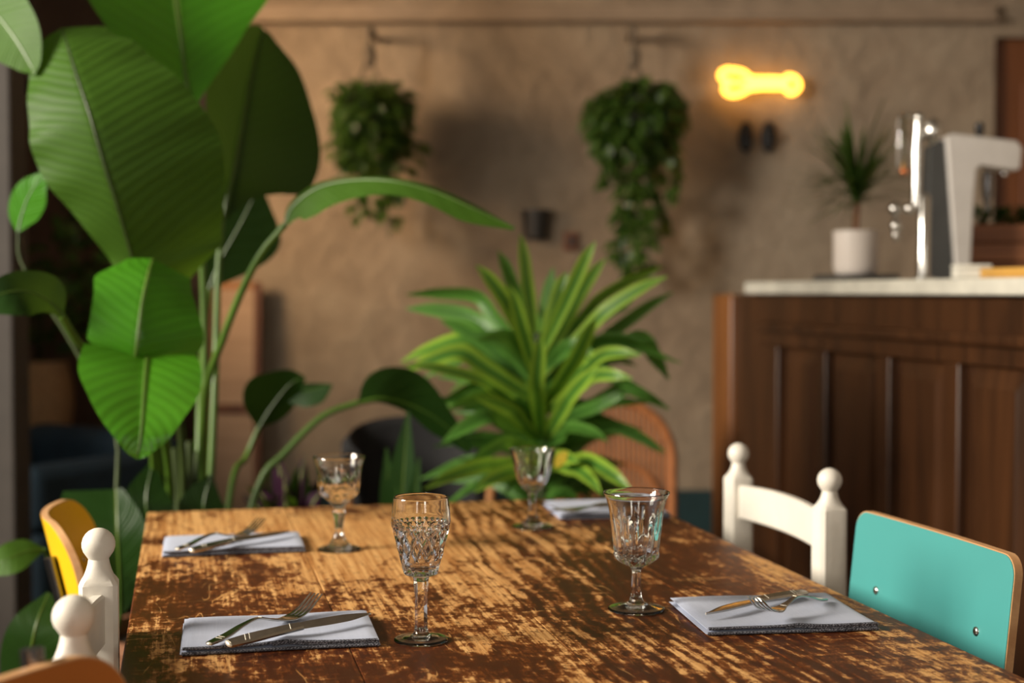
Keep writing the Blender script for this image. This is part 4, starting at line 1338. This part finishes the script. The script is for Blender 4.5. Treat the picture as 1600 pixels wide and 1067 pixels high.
top = thing('stone_worktop', 'long pale stone worktop lying on the dark panelled bar', 'worktop', BA + V((0, 0, BT)), BR)
MB().box(-0.06, BX1 + 0.03, -0.035, 0.76, 0.0005, 0.04).build('slab', MT['stone'], top, True, 0.006, seg=3)
BTOP = BT + 0.0405


def on_bar(px, inset):
    """point on the bar top seen at photo column px, inset metres behind the bar front"""
    k = (px - 800) / FPX
    e1, e2 = V((sin(ANG), -cos(ANG), 0)), V((cos(ANG), sin(ANG), 0))
    q = BA + e2 * inset
    s_ = (k * q.y - q.x) / (e1.x - k * e1.y)
    r = q + e1 * s_
    return V((r.x, r.y, BTOP))


# slate and potted spiky plant
q = on_bar(1336, 0.22)
t = thing('slate_slab', 'dark slate slab under the white plant pot on the bar', 'slate slab', q, BR)
MB().box(-0.11, 0.11, -0.09, 0.09, 0.0003, 0.02).build('slab', MT['slate'], t, True, 0.003)
k = q.y / FPX
t = thing('potted_spiky_plant', 'white ceramic pot with thin spiky dark leaves standing on the bar', 'potted plant', q + V((0, 0, 0.0205)))
ph_ = 68 * k
MB().lathe([(29 * k, 0), (31 * k, 0.004), (34 * k, 0.02), (34.5 * k, ph_), (32 * k, ph_), (31.5 * k, ph_ - 0.02)], 32, cap1=False).build('pot', MT['potwhite'], t)
MB().lathe([(31.5 * k, ph_ - 0.03), (31.5 * k, ph_ - 0.018), (0.004, ph_ - 0.012)], 24).build('soil', MT['soil'], t)
MB().tube([(0, 0, ph_ - 0.015), (0.004, 0, ph_ + 0.06), (-0.002, 0, ph_ + 0.14)], [0.009, 0.008, 0.007], 8).build('stem', MT['terracotta'], t)
fm = MB()
rn = random.Random(4)
for i in range(120):
    a, el = rn.uniform(0, 2 * pi), rn.uniform(-0.2, 1.3)
    ln = rn.uniform(0.18, 0.29)
    d = V((cos(a) * cos(el), sin(a) * cos(el), sin(el)))
    c0 = V((0, 0, ph_ + rn.uniform(0.07, 0.16)))
    pts_ = [c0, c0 + d * ln * 0.5 + V((0, 0, 0.012)), c0 + d * ln - V((0, 0, 0.02 * cos(el)))]
    sd = d.cross(V((0, 0, 1)))
    sd = sd.normalized() if sd.length > 0.01 else V((1, 0, 0))
    rows = [[p_ - sd * w_, p_ + V((0, 0, -w_ * .3)), p_ + sd * w_] for p_, w_ in zip(pts_, (0.005, 0.0055, 0.0008))]
    fm.grid(rows, [[(f, 0), (f, .5), (f, 1)] for f in (0, .5, 1)])
f = fm.build('foliage', MT['vine'], t, True)
f['kind'] = 'stuff'

# chrome water tap with glass filter
q = on_bar(1442, 0.13)
k = q.y / FPX
t = thing('chrome_tap', 'tall slender chrome bar tap with side valves and hanging glass tube', 'tap', q, 0)
H = lambda y: (445 - y) * k
X = lambda x: (x - 1442) * k
MB().lathe([(0.03, 0), (0.03, 0.006), (0.017, 0.01), (0.017, H(318)), (0.012, H(312))], 24).build('column', MT['steel'], t)
MB().tube([(X(1430), 0, H(332)), (X(1430), 0, H(250)), (X(1432), 0, H(200))], [0.013, 0.014, 0.011], 12).build('pipe', MT['steel'], t)
MB().tube([(X(1430), 0, H(325)), (X(1442), 0, H(322))], 0.011, 10).build('elbow', MT['steel'], t)
MB().ball((X(1433), 0, H(194)), 0.016, 14).tube([(X(1433), 0, H(194)), (X(1404), 0, H(188))], 0.008, 8).build('top_arm', MT['steel'], t)
MB().ball((X(1451), -0.02, H(215)), 0.026, 18, (0.85, 0.8, 1.35)).build('knob', MT['steel'], t)
MB().tube([(X(1436), 0, H(225)), (X(1448), -0.015, H(218))], 0.008, 8).build('knob_stem', MT['steel'], t)
MB().lathe([(0.011, H(272)), (0.014, H(264)), (0.014, H(200)), (0.009, H(190))], 18, (X(1406), 0, 0)).build('glass_tube', MT['glass'], t)
MB().ball((X(1410), 0, H(276)), 0.012, 12).build('tube_cap', plain('copper', (0.7, 0.25, 0.1), 0.25, 1.0), t)
for x, y, r in ((1395, 335, 0.018), (1418, 335, 0.015), (1397, 362, 0.016), (1397, 376, 0.012)):
    MB().ball((X(x), -0.01, H(y)), r, 16).build('valve', MT['steel'], t)
MB().tube([(X(1395), -0.01, H(335)), (X(1430), 0, H(333))], 0.008, 8).tube([(X(1396), -0.01, H(335)), (X(1397), -0.01, H(385))], 0.007, 8).build('valve_pipe', MT['steel'], t)

# beer font
q = on_bar(1500, 0.40)
k = q.y / FPX
t = thing('beer_font', 'pale metal beer font with tapering tower and overhanging arm', 'beer font', q, 0)
H = lambda y: (445 - y) * k
X = lambda x: (x - 1500) * k
prof = [(1486, 443), (1468, 224), (1478, 218), (1578, 230), (1586, 240), (1584, 272), (1577, 276), (1524, 268), (1516, 274), (1512, 330), (1508, 443)]
m = MB()
rows = [[(X(x), yy, max(0.0005, H(y))) for x, y in prof] for yy in (-0.045, 0.045)]
m.rings(rows).build('tower', MT['fontface'], t, False, 0.006, seg=3)
m = MB()
sp2 = [(1438, 443), (1446, 236), (1468, 226), (1486, 443)]
m.rings([[(X(x), yy, max(0.0005, H(y))) for x, y in sp2] for yy in (-0.03, 0.044)]).build('side_panel', MT['slate'], t, False, 0.004)
MB().lathe([(0.012, H(275)), (0.014, H(285)), (0.014, H(312)), (0.008, H(325)), (0.008, H(335))][::-1], 16, (X(1540), 0, 0)).build('spout', MT['darksteel'], t)
MB().lathe([(0.008, H(226)), (0.008, H(218)), (0.013, H(214)), (0.012, H(202)), (0.004, H(198))], 16, (X(1527), 0, 0)).build('handle', MT['black'], t)
MB().ball((X(1563), -0.02, H(280)), 0.009, 12).build('drip_nut', MT['steel'], t)

# crate with plant, tray, white box
q = on_bar(1578, 0.62)
k = q.y / FPX
t = thing('crate_planter', 'reddish wooden crate planted with low green herbs behind the beer font', 'planter', q, R(-8))
z1 = (440 - 352) * k
for j in range(3):
    za, zb_ = 0.001 + z1 * j / 3 + 0.001, z1 * (j + 1) / 3 - 0.002
    MB().box(-0.14, 0.16, -0.07, -0.058, za, zb_).build('slat', MT['crate'], t, True, 0.003)
    MB().box(-0.14, 0.16, 0.058, 0.07, za, zb_).build('slat', MT['crate'], t, True, 0.003)
    MB().box(-0.152, -0.1402, -0.07, 0.07, za, zb_).build('slat', MT['crate'], t, True, 0.003)
    MB().box(0.1602, 0.172, -0.07, 0.07, za, zb_).build('slat', MT['crate'], t, True, 0.003)
MB().box(-0.139, 0.159, -0.057, 0.057, 0.001, z1 * 0.85).build('soil', MT['soil'], t, False)
hz = z1 * 0.85
fm = MB()
for i in range(90):
    qq = V((rn.uniform(-0.10, 0.10), rn.uniform(-0.03, 0.03), hz + rn.uniform(0.0, 0.06)))
    d = V((rn.uniform(-1, 1), rn.uniform(-1, .6), rn.uniform(-0.2, 0.6))).normalized()
    small_leaf(fm, qq, d, V((0, -.5, .85)), rn.uniform(0.03, 0.05), rn.uniform(0.01, 0.016))
f = fm.build('foliage', MT['leafdark'], t, True)
f['kind'] = 'stuff'
q = on_bar(1585, 0.10)
t = thing('wooden_tray', 'narrow yellow wooden tray at the front of the bar top', 'tray', q, BR)
MB().box(-0.10, 0.14, -0.03, 0.05, 0.0005, 0.008).build('base', MT['gold'], t, True, 0.002)
for y0, y1 in ((-0.03, -0.024), (0.044, 0.05)):
    MB().box(-0.10, 0.14, y0, y1, 0.0085, 0.024).build('rim', MT['gold'], t, True, 0.002)
q = on_bar(1517, 0.07)
k = q.y / FPX
t = thing('card_box', 'small off-white card box at the foot of the beer font', 'box', q, R(-6))
MB().box(-27 * k, 27 * k, -0.03, 0.03, 0.0005, 0.024).build('box', MT['whitebox'], t, True, 0.003)
MB().box(-27.6 * k, 27.6 * k, -0.0315, 0.0315, 0.0245, 0.034).build('lid', MT['whitebox'], t, True, 0.003)
